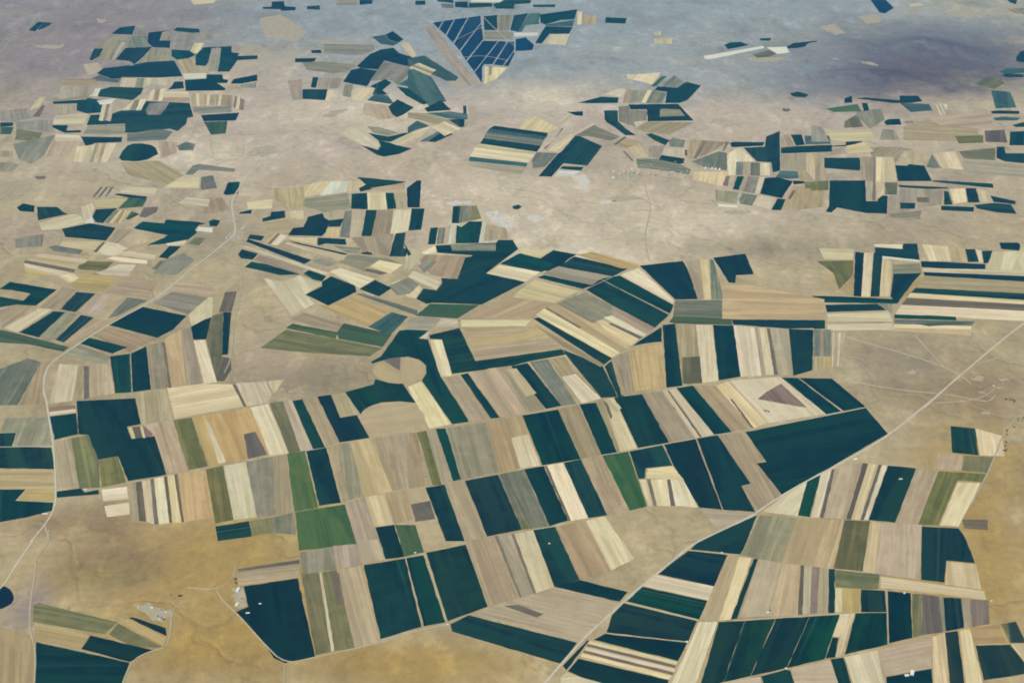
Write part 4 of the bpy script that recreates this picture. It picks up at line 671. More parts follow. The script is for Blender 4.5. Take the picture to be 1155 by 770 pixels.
('T',0,1.833,796,13476,'last tan strip from left in the strips above the bent dark band',[-52,-560,296,-398,54,534,-297,426]),
('P',0,1.833,1097,13622,'second pale straw strip from left in the strips above the bent dark band',[-2,-542,264,-328,-18,479,-244,389]),
('G',0,2.793,901,12737,'last dark green strip from left in the strips above the bent dark band',[249,-196,347,-33,-158,174,-440,54]),
('T',0,2.793,385,12372,'third tan block from left in the strips above the bent dark band',[324,-496,375,-410,753,159,73,417,-137,299,-630,72,-762,-39]),
('K',1,2.618,144,12390,'last dark brown strip from top in the strips above the bent dark band',[117,-116,192,-58,-77,94,-231,80]),
('G',0,2.705,-113,11991,'first dark green strip from left in the strips above the bent dark band',[-509,59,604,-440,782,-118,-345,324,-532,175]),
('G',0,4.189,658,11698,'third dark green sliver from left in the strips above the bent dark band',[-113,-243,136,204,121,216,-146,-178]),
('G',0,1.833,-604,12907,'last dark green block from left in the dark twin fields at the bottom',[-72,-692,346,-451,81,648,-354,497]),
('G',0,1.833,-1284,12632,'second dark green block from left in the dark twin fields at the bottom',[-75,-703,338,-509,91,669,-356,543]),
('G',0,1.833,-948,12748,'third dark green strip from left in the dark twin fields at the bottom',[25,-614,249,-550,-43,611,-231,554]),
('G',0,1.833,-1383,13609,'first dark green strip from left in the dark twin fields at the bottom',[-25,-323,180,-280,29,328,-186,275]),
('E',0,1.833,-1163,13653,'the only grass green strip in the dark twin fields at the bottom',[-37,-323,175,-239,49,278,-187,285]),
('G',0,1.920,-2620,16143,'first dark green sliver from left in the dark fields round the lower round field',[140,-605,287,-564,-145,608,-281,562]),
('T',0,1.920,-2455,16222,'first tan sliver from left in the dark fields round the lower round field',[136,-624,283,-528,-139,623,-282,530]),
('G',0,1.920,-2196,16305,'second dark green strip from left in the dark fields round the lower round field',[28,-610,397,-503,184,50,-24,-18,-205,565,-379,518]),
('T',0,1.833,-2195,16612,'second tan strip from left in the dark fields round the lower round field',[-23,-311,194,-253,7,330,-176,235]),
('G',1,2.007,-1722,16899,'last dark green block from left in the dark fields round the lower round field',[-240,-537,-4,-229,238,-200,455,-238,254,263,55,287,-124,385,-136,239,-498,35]),
('T',0,1.745,-2100,15013,'first tan sliver from left in the tan strips left of the third strip row',[110,-626,157,-591,-68,655,-200,564]),
('Y',0,1.745,-1973,15074,'the only greyish sliver in the tan strips left of the third strip row',[34,-650,219,-576,-60,629,-192,596]),
('S',0,1.833,-1747,15149,'the only sandy orange strip in the tan strips left of the third strip row',[-3,-649,323,-535,-37,628,-282,556]),
('T',0,1.833,-1550,15217,'third tan sliver from left in the tan strips left of the third strip row',[130,-601,200,-565,-98,603,-230,561]),
('T',0,1.745,-1360,15272,'fifth tan strip from left in the tan strips left of the third strip row',[14,-618,228,-580,43,649,-285,549]),
('T',0,1.745,-1172,15319,'last tan sliver from left in the tan strips left of the third strip row',[44,-626,127,-588,-29,611,-141,602]),
('T',0,1.833,-1690,13884,'second tan strip from left in the tan strips left of the third strip row',[-31,-538,266,-571,116,19,-63,610,-286,479]),
('P',1,1.833,-1551,14222,'the only pale straw block in the tan strips left of the third strip row',[-41,-323,185,-281,34,330,-177,274]),
('T',1,1.833,-1308,14296,'fourth tan block from left in the tan strips left of the third strip row',[-44,-346,191,-246,49,333,-195,257]),
('G',0,1.833,-2289,14940,'the only dark green strip in the bright green corner',[25,-622,274,-563,-31,635,-270,552]),
('L',0,1.833,-2546,14854,'the only bright green strip in the bright green corner',[5,-656,272,-582,-30,653,-246,583]),
('E',1,1.833,-2159,13883,'the only grass green block in the bright green corner',[-232,-441,408,-324,192,460,-369,304]),
('S',0,1.920,-3835,15754,'first sandy orange strip from left in the pale strip row beside the bright green field',[118,-603,316,-534,-134,601,-301,534]),
('S',0,1.920,-3477,15881,'second sandy orange block from left in the pale strip row beside the bright green field',[-38,-660,474,-475,52,659,-488,475]),
('P',0,1.920,-3097,16005,'first pale straw strip from top in the pale strip row beside the bright green field',[98,-598,327,-565,-101,628,-324,536]),
('O',0,1.920,-2899,16074,'first olive sliver from top in the pale strip row beside the bright green field',[133,-633,267,-580,-115,630,-286,584]),
('T',1,1.920,-2756,16116,'first tan sliver from top in the pale strip row beside the bright green field',[127,-621,272,-579,-145,611,-254,588]),
('P',1,1.920,-3741,15715,'second pale straw sliver from top in the pale strip row beside the bright green field',[141,-502,221,-463,-144,438,-217,528]),
('K',1,1.920,-3238,15643,'the only dark brown block in the pale strip row beside the bright green field',[-16,-327,204,-225,-25,308,-163,244]),
('O',0,1.833,-3480,14561,'second olive strip from top in the pale strip row beside the bright green field',[56,-601,257,-529,-59,606,-254,526]),
('P',0,1.833,-3248,14634,'last pale straw strip from top in the pale strip row beside the bright green field',[29,-601,286,-547,-26,615,-287,534]),
('Y',0,1.745,-2985,14707,'the only greyish strip in the pale strip row beside the bright green field',[26,-619,226,-591,33,666,-285,543]),
('T',0,1.745,-2761,14780,'second tan strip from top in the pale strip row beside the bright green field',[6,-662,220,-575,-38,643,-187,594]),
('G',0,0.262,-3187,13811,'the only dark green block in the pale strip row beside the bright green field',[-146,-189,227,-102,145,199,-226,91]),
('O',0,1.833,-2876,13899,'last olive block from top in the pale strip row beside the bright green field',[-82,-178,143,-119,100,184,-162,112]),
('V',0,1.745,-2632,13946,'the only grey green block in the pale strip row beside the bright green field',[-97,-166,167,-201,69,229,-140,138]),
('P',0,3.491,-4072,16763,'first pale straw block from left in the pale fields under the olive wedge',[-279,-507,95,-358,568,-187,319,374,-166,398,-535,277]),
('K',1,2.007,-3614,16855,'the only dark brown sliver in the pale fields under the olive wedge',[105,-296,135,-279,-103,291,-135,283]),
('P',0,1.920,-3375,16903,'second pale straw block from left in the pale fields under the olive wedge',[-87,-335,172,-233,188,-7,55,317,-328,259]),
('P',0,1.745,-3181,17128,'last pale straw triangle from left in the pale fields under the olive wedge',[20,-229,103,132,-123,98]),
('G',0,2.007,-4948,15794,'second dark green block from top in the notched dark fields at the left',[-549,96,-415,74,-169,-499,73,-416,323,-964,757,-826,427,48,150,-17,26,272,188,339,-27,981,-783,910]),
('G',0,1.920,-5724,16088,'first dark green block from top in the notched dark fields at the left',[-39,-336,223,-199,68,313,-250,223]),
('R',0,0.175,-5871,16531,'first reddish brown strip from left in the notched dark fields at the left',[-146,-84,176,-11,151,69,-182,23]),
('P',0,0.262,-5837,16420,'first pale straw strip from left in the notched dark fields at the left',[-145,-83,173,-1,144,78,-173,5]),
('P',0,2.007,-4825,15917,'second pale straw strip from left in the notched dark fields at the left',[41,-135,70,-124,-35,136,-75,124]),
('K',1,1.920,-4758,15931,'the only dark brown strip in the notched dark fields at the left',[6,-137,94,-128,0,140,-98,123]),
('P',1,1.920,-4692,15941,'last pale straw sliver from left in the notched dark fields at the left',[32,-138,62,-138,-34,143,-62,131]),
('R',1,1.920,-4632,15960,'second reddish brown strip from left in the notched dark fields at the left',[6,-156,82,-93,0,125,-90,125]),
('T',0,1.833,-4684,16573,'first tan block from top in the notched dark fields at the left',[-68,-461,314,-328,74,442,-319,346]),
('T',2,1.920,-4352,15655,'second tan strip from top in the notched dark fields at the left',[-171,212,161,-665,410,-586,-16,586,-386,453]),
('O',3,1.920,-4042,15682,'last olive strip from left in the notched dark fields at the left',[93,-612,321,-532,-98,605,-318,538]),
('S',0,1.920,-5487,15222,'the only sandy orange strip in the notched dark fields at the left',[36,-537,306,-530,-81,568,-261,500]),
('O',1,1.920,-5225,15262,'first olive strip from left in the notched dark fields at the left',[53,-589,297,-570,128,30,-140,602,-339,529]),
('O',0,1.920,-4882,15042,'second olive block from left in the notched dark fields at the left',[-31,-349,236,-233,5,331,-211,249]),
('G',0,0.175,-5152,14595,'last dark green strip from top in the notched dark fields at the left',[-243,-115,246,-39,213,54,63,-4,-3,85,-279,16]),
('S',0,1.833,-3757,14539,'the only sandy orange strip in the thin straw strips below the notched fields',[-28,-542,303,-452,18,526,-292,467]),
('T',0,1.833,-4464,14415,'the only tan sliver in the thin straw strips below the notched fields',[64,-383,149,-400,-70,391,-144,391]),
('K',0,1.833,-4382,14411,'first dark brown sliver from left in the thin straw strips below the notched fields',[72,-397,156,-414,-79,414,-148,396]),
('P',0,1.833,-4292,14407,'third pale straw sliver from left in the thin straw strips below the notched fields',[71,-412,170,-465,-77,458,-165,420]),
('K',0,1.833,-4221,14408,'second dark brown sliver from left in the thin straw strips below the notched fields',[103,-466,150,-466,-108,476,-145,458]),
('P',0,1.833,-4140,14431,'fourth pale straw sliver from left in the thin straw strips below the notched fields',[73,-489,186,-461,-75,493,-185,455]),
('K',0,1.833,-4066,14455,'third dark brown sliver from left in the thin straw strips below the notched fields',[116,-484,142,-478,-113,489,-145,471]),
('P',0,1.833,-4003,14466,'last pale straw sliver from left in the thin straw strips below the notched fields',[83,-488,185,-488,-97,499,-172,480]),
('K',0,1.833,-3941,14481,'last dark brown sliver from left in the thin straw strips below the notched fields',[127,-502,152,-486,-125,503,-156,485]),
('P',0,3.403,-4717,14556,'first pale straw block from left in the thin straw strips below the notched fields',[-104,-152,184,-95,106,152,-185,94]),
('P',0,0.262,-4613,14229,'second pale straw block from left in the thin straw strips below the notched fields',[-88,-141,163,-87,98,152,-173,78]),
('Y',0,1.658,-6220,15947,'the only greyish block in the left edge beside the lower road',[-282,-13,-72,-13,-11,-338,463,-316,224,340,-319,340]),
('G',0,1.920,-6109,15535,'first dark green block from top in the left edge beside the lower road',[-154,-425,533,-445,356,41,-148,71,-188,386,-398,373]),
('S',0,0.000,-5842,14834,'first sandy orange block from top in the left edge beside the lower road',[-294,-142,52,-161,379,-161,273,232,-408,232]),
('G',0,1.833,-5731,14343,'second dark green block from top in the left edge beside the lower road',[-190,-357,108,-256,360,-127,326,38,-131,76,-80,314,-394,314]),
('S',0,0.000,-5619,14540,'second sandy orange block from top in the left edge beside the lower road',[-208,-109,213,-117,163,109,-166,117]),
('P',0,1.745,-6013,17172,'first pale straw strip from left in the strips below the road junction',[-71,-549,227,-456,59,476,-216,527]),
('T',0,1.745,-5813,17182,'second tan sliver from left in the strips below the road junction',[37,-488,166,-442,-65,466,-137,466]),
('K',0,1.833,-5725,17199,'first dark brown sliver from left in the strips below the road junction',[82,-457,139,-412,-71,424,-149,448]),
('S',0,1.833,-5555,17280,'first sandy orange strip from left in the strips below the road junction',[-27,-491,282,-374,-18,521,-237,343]),
('G',0,1.833,-5308,17433,'first dark green strip from left in the strips below the road junction',[38,-526,249,-502,-14,552,-274,475]),
('G',0,1.833,-5076,17530,'second dark green strip from left in the strips below the road junction',[33,-598,259,-527,-61,667,-230,457]),
('Y',0,1.833,-4867,17654,'second greyish sliver from left in the strips below the road junction',[66,-650,274,-602,-79,679,-260,573]),
('K',0,1.833,-4746,17684,'second dark brown sliver from left in the strips below the road junction',[158,-641,194,-632,-156,624,-197,650]),
('S',1,1.833,-4646,17816,'second sandy orange sliver from left in the strips below the road junction',[106,-763,277,-716,-109,876,-274,602]),
('T',1,1.833,-4478,17930,'last tan sliver from left in the strips below the road junction',[113,-829,310,-780,-149,846,-274,764]),
('P',0,1.920,-4240,17775,'second pale straw strip from left in the strips below the road junction',[108,-624,273,-576,-117,613,-264,587]),
('V',0,1.571,-6680,17270,'the only grey green block in the strips below the road junction',[-37,-671,201,-671,191,481,-27,584,-326,277]),
('T',0,1.745,-6329,17179,'first tan strip from left in the strips below the road junction',[-134,-579,216,-556,88,-226,-9,167,-9,623,-156,572]),
('Y',1,2.705,-5871,17950,'first greyish block from left in the strips below the road junction',[302,-272,297,-42,-223,302,-377,13]),
('G',0,1.658,-4463,18731,'first dark green block from left in the slim strips below the bare wedge',[-48,-338,124,-327,88,342,-4,275,-160,48]),
('O',0,1.745,-4167,18281,'the only olive sliver in the slim strips below the bare wedge',[135,-882,182,-733,136,-320,-70,954,-208,841,-174,137]),
('G',0,1.745,-4082,18598,'second dark green sliver from left in the slim strips below the bare wedge',[51,-645,133,-635,-34,639,-151,639]),
('K',0,1.571,-4221,19576,'first dark brown strip from top in the slim strips below the bare wedge',[103,-323,76,335,-98,323,-80,-335]),
('K',1,1.571,-3939,17526,'second dark brown strip from top in the slim strips below the bare wedge',[-36,-302,60,-302,105,22,41,329,-79,380,-91,-130]),
('E',0,2.793,-6836,18348,'the only grass green strip in the dark diagonals at the left edge',[-403,-37,15,-91,576,-305,617,-175,-286,261,-519,344]),
('G',0,2.793,-7343,19821,'second dark green block from left in the dark diagonals at the left edge',[-220,144,109,20,74,-196,-4,-344,300,-373,469,153,-317,422,-408,174]),
('G',1,2.793,-7468,19552,'first dark green block from left in the dark diagonals at the left edge',[-99,-163,106,-87,199,55,-208,193]),
('T',0,1.222,-7308,19235,'first tan block from left in the dark diagonals at the left edge',[-19,-509,250,209,-1,239,-231,62]),
('P',0,4.276,-7029,19012,'the only pale straw strip in the dark diagonals at the left edge',[-41,-398,262,314,54,343,-277,-260]),
('T',0,1.309,-6780,19683,'second tan strip from left in the dark diagonals at the left edge',[23,-336,202,279,-28,371,-197,-312]),
('G',0,1.396,-6498,19551,'last dark green block from left in the dark diagonals at the left edge',[-142,-222,94,-309,242,287,-60,348,-133,-105]),
('G',0,1.134,-6763,18894,'third dark green block from left in the dark diagonals at the left edge',[39,-435,210,344,30,372,-277,-282]),
('Y',0,1.396,-6526,18817,'the only greyish strip in the dark diagonals at the left edge',[55,-424,164,362,-23,420,-194,-359]),
('G',0,1.309,-6297,18729,'fourth dark green strip from left in the dark diagonals at the left edge',[-34,-417,206,335,0,420,-170,-337]),
('T',0,4.276,-6122,18631,'third tan strip from left in the dark diagonals at the left edge',[-96,-400,246,318,42,402,-193,-321]),
('T',0,4.538,-6150,19495,'last tan block from left in the dark diagonals at the left edge',[126,-370,158,281,-88,342,-196,-254]),
('G',0,2.705,-5185,18903,'second dark green block from left in the fields round the dark diamond by the road',[152,-455,323,-207,438,218,-283,511,-631,-66]),
('V',0,1.309,-5702,19375,'the only grey green block in the fields round the dark diamond by the road',[-53,-251,280,250,-51,339,-177,-337]),
('Y',1,2.793,-4935,19576,'the only greyish block in the fields round the dark diamond by the road',[197,-421,390,140,-195,322,-393,-40]),
('T',0,2.531,-5550,18442,'first tan block from left in the fields round the dark diamond by the road',[-429,87,204,-398,507,-25,-281,335]),
('G',1,2.705,-5768,18225,'first dark green strip from left in the fields round the dark diamond by the road',[203,-235,375,-51,-247,229,-331,58]),
('G',1,2.531,-3036,20439,'first dark green block from left in the fields above the olive pasture',[-16,-110,131,-191,180,-3,-113,209,-182,95]),
('G',0,0.873,-2731,20006,'second dark green block from left in the fields above the olive pasture',[-152,81,-369,-197,13,-557,386,-105,344,112,-52,428,-170,239]),
('G',2,2.531,-2052,20019,'last dark green block from left in the fields above the olive pasture',[59,-269,231,6,-41,287,-249,-25]),
('P',1,2.007,-3273,19914,'the only pale straw block in the fields above the olive pasture',[-194,-257,67,-788,342,-408,170,-124,378,236,4,552,-220,329,-547,457]),
('S',0,2.443,-2359,19343,'the only sandy orange block in the fields above the olive pasture',[284,-561,564,-75,8,402,-317,101,-537,132]),
('T',0,2.618,-2807,18930,'the only tan strip in the fields above the olive pasture',[285,-316,377,-67,-252,307,-409,78]),
('E',1,2.793,-2912,18672,'first grass green strip from left in the fields above the olive pasture',[-238,25,409,-251,428,-62,-262,207,-336,80]),
('E',2,2.705,-2186,18530,'second grass green block from left in the fields above the olive pasture',[-274,-110,369,-353,470,25,-243,360,-320,81]),
('D',3,1.047,-1772,18910,'the only dark sage block in the fields above the olive pasture',[33,-379,259,183,10,327,-300,-130]),
('V',1,2.531,-1917,19569,'the only grey green sliver in the fields above the olive pasture',[-322,180,537,-443,527,-272,-304,268,-440,269]),
('O',0,2.793,-2651,18222,'the only olive strip in the fields above the olive pasture',[-205,-206,675,-311,834,-76,162,194,-592,470,-878,-73]),
('G',0,1.833,-2571,12180,'the only dark green block in the fields round the white farm',[-234,274,-355,183,-310,139,6,-291,156,-547,277,-621,570,-519,229,763,-338,619]),
('S',0,0.175,-2668,13012,'first sandy orange block from left in the fields round the white farm',[-302,-209,344,-49,313,195,-356,63]),
('K',1,0.262,-2690,13162,'first dark brown sliver from left in the fields round the white farm',[-322,-100,335,42,326,112,-339,-54]),
('O',0,1.833,-2073,12374,'first olive strip from left in the fields round the white farm',[73,-692,223,-642,-49,668,-247,668]),
('P',0,1.745,-1968,12391,'the only pale straw sliver in the fields round the white farm',[122,-658,151,-645,-123,651,-150,651]),
('O',0,1.833,-1861,12417,'second olive strip from left in the fields round the white farm',[48,-670,250,-628,-73,674,-226,625]),
('S',0,1.833,-1644,12478,'second sandy orange strip from left in the fields round the white farm',[37,-688,281,-603,-32,679,-286,614]),
('Y',1,1.745,-2157,13258,'the only greyish block in the fields round the white farm',[-140,-245,222,-163,137,255,-220,153]),
('T',2,1.745,-1839,13347,'first tan block from left in the fields round the white farm',[-84,-235,170,-169,94,218,-179,184]),
('T',1,1.833,-1584,13442,'second tan block from left in the fields round the white farm',[-72,-247,172,-157,62,211,-163,194]),
('K',1,1.745,-1883,12757,'second dark brown strip from left in the fields round the white farm',[14,-254,101,-284,-16,284,-100,253]),
('O',0,2.880,-4707,12280,'first olive strip from left in the olive and dark fields in the bottom left',[-321,-82,485,-273,572,-84,-345,235,-393,205]),
('O',0,2.531,-3944,11947,'second olive strip from left in the olive and dark fields in the bottom left',[56,-143,365,-145,-183,232,-236,58]),
('G',0,2.618,-3806,12158,'last dark green strip from left in the olive and dark fields in the bottom left',[230,-181,193,-52,-191,121,-234,113]),
('S',0,2.531,-3828,12058,'last sandy orange sliver from left in the olive and dark fields in the bottom left',[247,-238,257,-113,-202,197,-304,153]),
('S',0,2.880,-4680,11969,'second sandy orange strip from left in the olive and dark fields in the bottom left',[-236,-65,265,-179,298,19,-328,225]),
('G',1,2.793,-4079,11774,'second dark green strip from left in the olive and dark fields in the bottom left',[-329,1,213,-196,404,-16,-289,213]),
('G',0,0.000,-4346,11488,'first dark green block from left in the olive and dark fields in the bottom left',[-394,-238,471,-238,480,78,-555,397]),
('S',0,1.833,-5011,11673,'first sandy orange strip from left in the olive and dark fields in the bottom left',[-76,-423,267,-423,150,57,6,330,-346,462]),
('G',1,0.611,2439,13641,'first dark green patch from top in the dark fields along the curving road',[117,-267,223,-20,413,487,-316,-23,-435,-176]),
('G',0,2.793,2104,13199,'second dark green block from top in the dark fields along the curving road',[85,-396,305,161,248,177,-126,239,-511,-181]),
('P',0,2.793,1818,12795,'last pale straw strip from left in the dark fields along the curving road',[283,-235,370,4,-249,207,-402,22]),
('G',0,2.793,1585,12543,'third dark green block from top in the dark fields along the curving road',[-367,5,382,-299,504,13,-183,255,-338,25]),
('G',0,2.793,1397,12195,'fourth dark green block from top in the dark fields along the curving road',[-416,-160,417,-305,547,25,-204,319,-342,121]),
('G',0,2.793,1264,11849,'fifth dark green strip from top in the dark fields along the curving road',[-421,69,-238,-2,416,-257,541,23,-295,168]),
('P',0,2.793,1228,11717,'fourth pale straw sliver from left in the dark fields along the curving road',[-427,183,-446,143,427,-186,445,-142]),
('R',0,2.793,1209,11671,'first reddish brown sliver from top in the dark fields along the curving road',[-429,186,-448,146,432,-189,445,-144]),
('P',0,2.793,1191,11618,'third pale straw sliver from left in the dark fields along the curving road',[-431,195,-451,142,435,-197,449,-140]),
('R',0,2.793,1172,11567,'second reddish brown sliver from top in the dark fields along the curving road',[-434,189,-453,150,432,-190,453,-149]),
('P',0,2.793,1145,11517,'second pale straw sliver from left in the dark fields along the curving road',[-427,197,-447,144,417,-199,457,-143]),
('G',0,2.793,1044,11354,'last dark green strip from top in the dark fields along the curving road',[-484,84,-147,-144,486,-171,516,-45,-371,275]),
('P',1,0.087,600,11307,'first pale straw patch from left in the dark fields along the curving road',[-122,-110,297,-45,-61,109,-112,48]),
('T',0,1.222,2281,12782,'first tan sliver from left in the tan strips above the four dark panels',[-263,-553,-113,-559,247,544,131,567]),
('P',0,4.363,2420,12773,'first pale straw sliver from top in the tan strips above the four dark panels',[-248,-550,-114,-529,249,529,112,552]),
('G',0,1.222,2524,12771,'the only dark green sliver in the tan strips above the four dark panels',[-224,-527,-158,-512,215,521,168,521]),
('T',0,1.222,2713,12773,'second tan strip from left in the tan strips above the four dark panels',[-321,-499,-12,-478,295,468,39,508]),
('S',0,1.309,2982,12766,'the only sandy orange strip in the tan strips above the four dark panels',[-277,-471,33,-447,215,442,30,475]),
('K',0,1.396,3129,12757,'the only dark brown sliver in the tan strips above the four dark panels',[-109,-437,-64,-432,106,434,69,434]),
('T',0,1.396,3195,12752,'last tan sliver from left in the tan strips above the four dark panels',[-115,-418,-45,-418,114,396,44,438]),
('R',0,1.396,3271,12742,'the only reddish brown sliver in the tan strips above the four dark panels',[-122,-407,-47,-399,128,399,42,405]),
('P',0,1.222,1869,11694,'second pale straw strip from top in the tan strips above the four dark panels',[-316,-511,-66,-511,286,516,96,507]),
('Y',1,1.222,2933,13692,'the only greyish block in the row of fields beyond the tan strips',[-369,-330,56,-480,363,373,-51,435]),
('T',1,4.363,3420,13606,'first tan block from left in the row of fields beyond the tan strips',[-427,-395,123,-487,424,423,-120,459]),
('O',0,4.451,3848,13555,'the only olive strip in the row of fields beyond the tan strips',[-301,-437,9,-493,291,455,0,473]),
('S',0,4.451,4061,13519,'the only sandy orange sliver in the row of fields beyond the tan strips',[-201,-457,-80,-489,198,456,82,491]),
('T',0,1.309,4354,13464,'second tan block from left in the row of fields beyond the tan strips',[-369,-435,95,-549,364,474,-91,510]),
('G',0,4.451,4875,13378,'the only dark green block in the row of fields beyond the tan strips',[-412,-463,-167,-511,-45,-116,258,-166,277,242,249,488,-162,523]),
('P',0,1.396,4934,13004,'the only pale straw block in the row of fields beyond the tan strips',[-231,-170,141,-255,204,187,-116,237]),
('T',0,1.396,3370,12737,'first tan sliver from left in the strips beside the small white barn',[-116,-387,-36,-387,114,371,39,403]),
('G',0,1.396,3452,12729,'first dark green sliver from left in the strips beside the small white barn',[-110,-379,-40,-379,109,379,42,379]),
('O',0,2.967,3764,12880,'first olive block from left in the strips beside the small white barn',[-259,-88,0,-126,198,-126,263,129,-202,211]),
('P',0,1.396,3498,12566,'first pale straw strip from left in the strips beside the small white barn',[-75,-201,-5,-201,77,200,2,200]),
('S',1,1.396,3631,12566,'the only sandy orange block in the strips beside the small white barn',[-134,-201,51,-201,134,200,-52,200]),
('P',0,2.967,4508,12751,'last pale straw strip from left in the strips beside the small white barn',[-519,19,-164,-28,566,-185,590,-32,-474,225]),
('G',0,1.396,3864,12550,'fourth dark green block from left in the strips beside the small white barn',[-172,-185,100,-185,161,175,-90,194]),
('G',0,1.396,4091,12304,'fifth dark green strip from left in the strips beside the small white barn',[-215,-442,47,-356,203,383,-34,414]),
('O',0,4.451,4276,12321,'second olive sliver from left in the strips beside the small white barn',[-130,-372,-32,-330,134,350,29,350]),
('K',0,4.538,4431,12331,'the only dark brown strip in the strips beside the small white barn',[-183,-339,44,-296,155,294,-17,340]),
('V',0,1.396,4549,12330,'the only grey green sliver in the strips beside the small white barn',[-70,-293,-42,-280,73,279,41,293]),
('G',0,1.396,4667,12340,'last dark green strip from left in the strips beside the small white barn',[-155,-289,48,-231,148,253,-41,268]),
('T',0,1.396,4808,12349,'second tan strip from left in the strips beside the small white barn',[-89,-239,-15,-234,92,228,11,243]),
('R',0,1.309,4951,12356,'the only reddish brown block in the strips beside the small white barn',[-153,-240,50,-187,151,206,-47,221]),
('G',0,1.222,3288,11796,'second dark green strip from left in the strips beside the small white barn',[-108,-162,-7,-148,88,149,28,162]),
('P',0,1.222,3404,11987,'second pale straw strip from left in the strips beside the small white barn',[-84,-10,-11,-25,-119,-339,-64,-325,215,358,60,344]),
('G',0,1.222,3710,12059,'third dark green block from left in the strips beside the small white barn',[-323,-369,149,-213,252,293,-77,287]),
('G',0,1.222,2140,11720,'first dark green strip from left in the four dark panels at the bottom',[-287,-536,-43,-444,301,499,28,481]),
('G',0,4.363,2424,11779,'second dark green strip from left in the four dark panels at the bottom',[-323,-502,-45,-413,347,475,21,440]),
('G',0,1.134,2764,11850,'third dark green strip from left in the four dark panels at the bottom',[-381,-484,-1,-364,372,441,12,405]),
('G',0,1.134,3134,11930,'last dark green strip from left in the four dark panels at the bottom',[-367,-443,34,-311,328,391,6,361]),
('P',0,0.000,2314,11262,'the only pale straw block in the bottom edge in front of the dark panels',[-175,-52,166,-52,161,91,-150,11]),
('G',0,3.229,2667,11339,'the only dark green block in the bottom edge in front of the dark panels',[-165,-129,141,-129,127,111,76,124,-178,24]),
('T',0,0.000,3050,11409,'the only tan block in the bottom edge in front of the dark panels',[-242,-226,191,-226,173,206,115,179,-238,68]),
('G',0,1.571,3301,11420,'first dark green strip from left in the bottom right corner round the white shed',[-64,-210,69,-210,64,223,-69,196]),
('P',0,1.571,3552,11470,'first pale straw block from left in the bottom right corner round the white shed',[-160,-260,149,-207,183,286,-173,180]),
('T',0,3.403,4008,11642,'the only tan block in the bottom right corner round the white shed',[-279,-270,223,-161,323,316,-269,116]),
('P',0,1.396,4336,11602,'second pale straw strip from left in the bottom right corner round the white shed',[-160,-392,-9,-392,157,429,9,357]),
('H',0,4.538,4489,11628,'first blackish green sliver from left in the bottom right corner round the white shed',[-149,-418,-7,-418,146,433,8,404]),
('P',0,1.396,4646,11643,'third pale straw strip from left in the bottom right corner round the white shed',[-151,-433,18,-433,122,447,12,418]),
('G',0,0.000,3957,11313,'second dark green block from left in the bottom right corner round the white shed',[-246,-103,206,-103,264,163,-223,41]),
('S',0,0.000,4928,11991,'the only sandy orange block in the bottom right corner round the white shed',[-176,-144,165,-130,169,173,-156,100]),
('O',0,1.658,5202,12086,'the only olive block in the bottom right corner round the white shed',[-78,-224,89,22,82,123,-92,79]),
('H',1,4.538,5234,12013,'last blackish green block from left in the bottom right corner round the white shed',[-106,-143,38,-143,57,-81,50,196,-42,170]),
('H',0,1.571,4975,11587,'second blackish green block from left in the bottom right corner round the white shed',[-280,-283,154,-189,204,-25,142,256,-218,241]),
('P',0,1.745,5196,11764,'last pale straw triangle from left in the bottom right corner round the white shed',[-7,-172,72,93,-65,79]),
('H',0,3.752,81,23094,'the only blackish green block in the pale hamlet above the great dark fields',[-59,-79,25,-94,87,21,27,113,-80,36]),
('K',0,1.745,5436,27913,'the only dark brown block in the bare ground around the long village',[-71,-63,-8,-104,85,-20,62,105,-66,84]),
('C',2,2.269,-1767,17426,'first warm tan block from left in the half ploughed round field',[232,83,-23,361,-58,323,-88,279,-111,230,-125,178,-131,123,-128,69,-117,14,-98,-38,-71,-87,-37,-132,2,-172,47,-206,96,-233,149,-253,203,-265,255,-269]),
('R',2,2.269,-1650,17806,'the only reddish brown patch in the half ploughed round field',[116,-293,103,68,62,67,20,61,-21,51,-59,35,-96,15,-127,-8]),
('C',2,1.571,-1318,17505,'second warm tan block from left in the half ploughed round field',[-214,5,-190,-348,-137,-344,-85,-332,-35,-312,11,-284,51,-250,85,-210,113,-164,133,-115,145,-62,148,-8,143,48,129,102,107,154,78,203,41,248,-2,287,-50,319,-103,344,-158,361,-212,368]),
('C',2,0.262,-1558,16428,'the only warm tan block in the cut-off round field below it',[420,-276,432,-225,435,-172,431,-119,419,-66,400,-14,374,35,341,82,302,124,257,161,208,192,155,217,100,236,42,247,-16,251,-73,247,-129,236,-182,217,-231,192,-276,161,-315,124,-348,82,-375,36,-394,-14,-406,-65,-410,-119,-406,-172,-395,-225,-377,-276,-217,-601,245,-496])
]
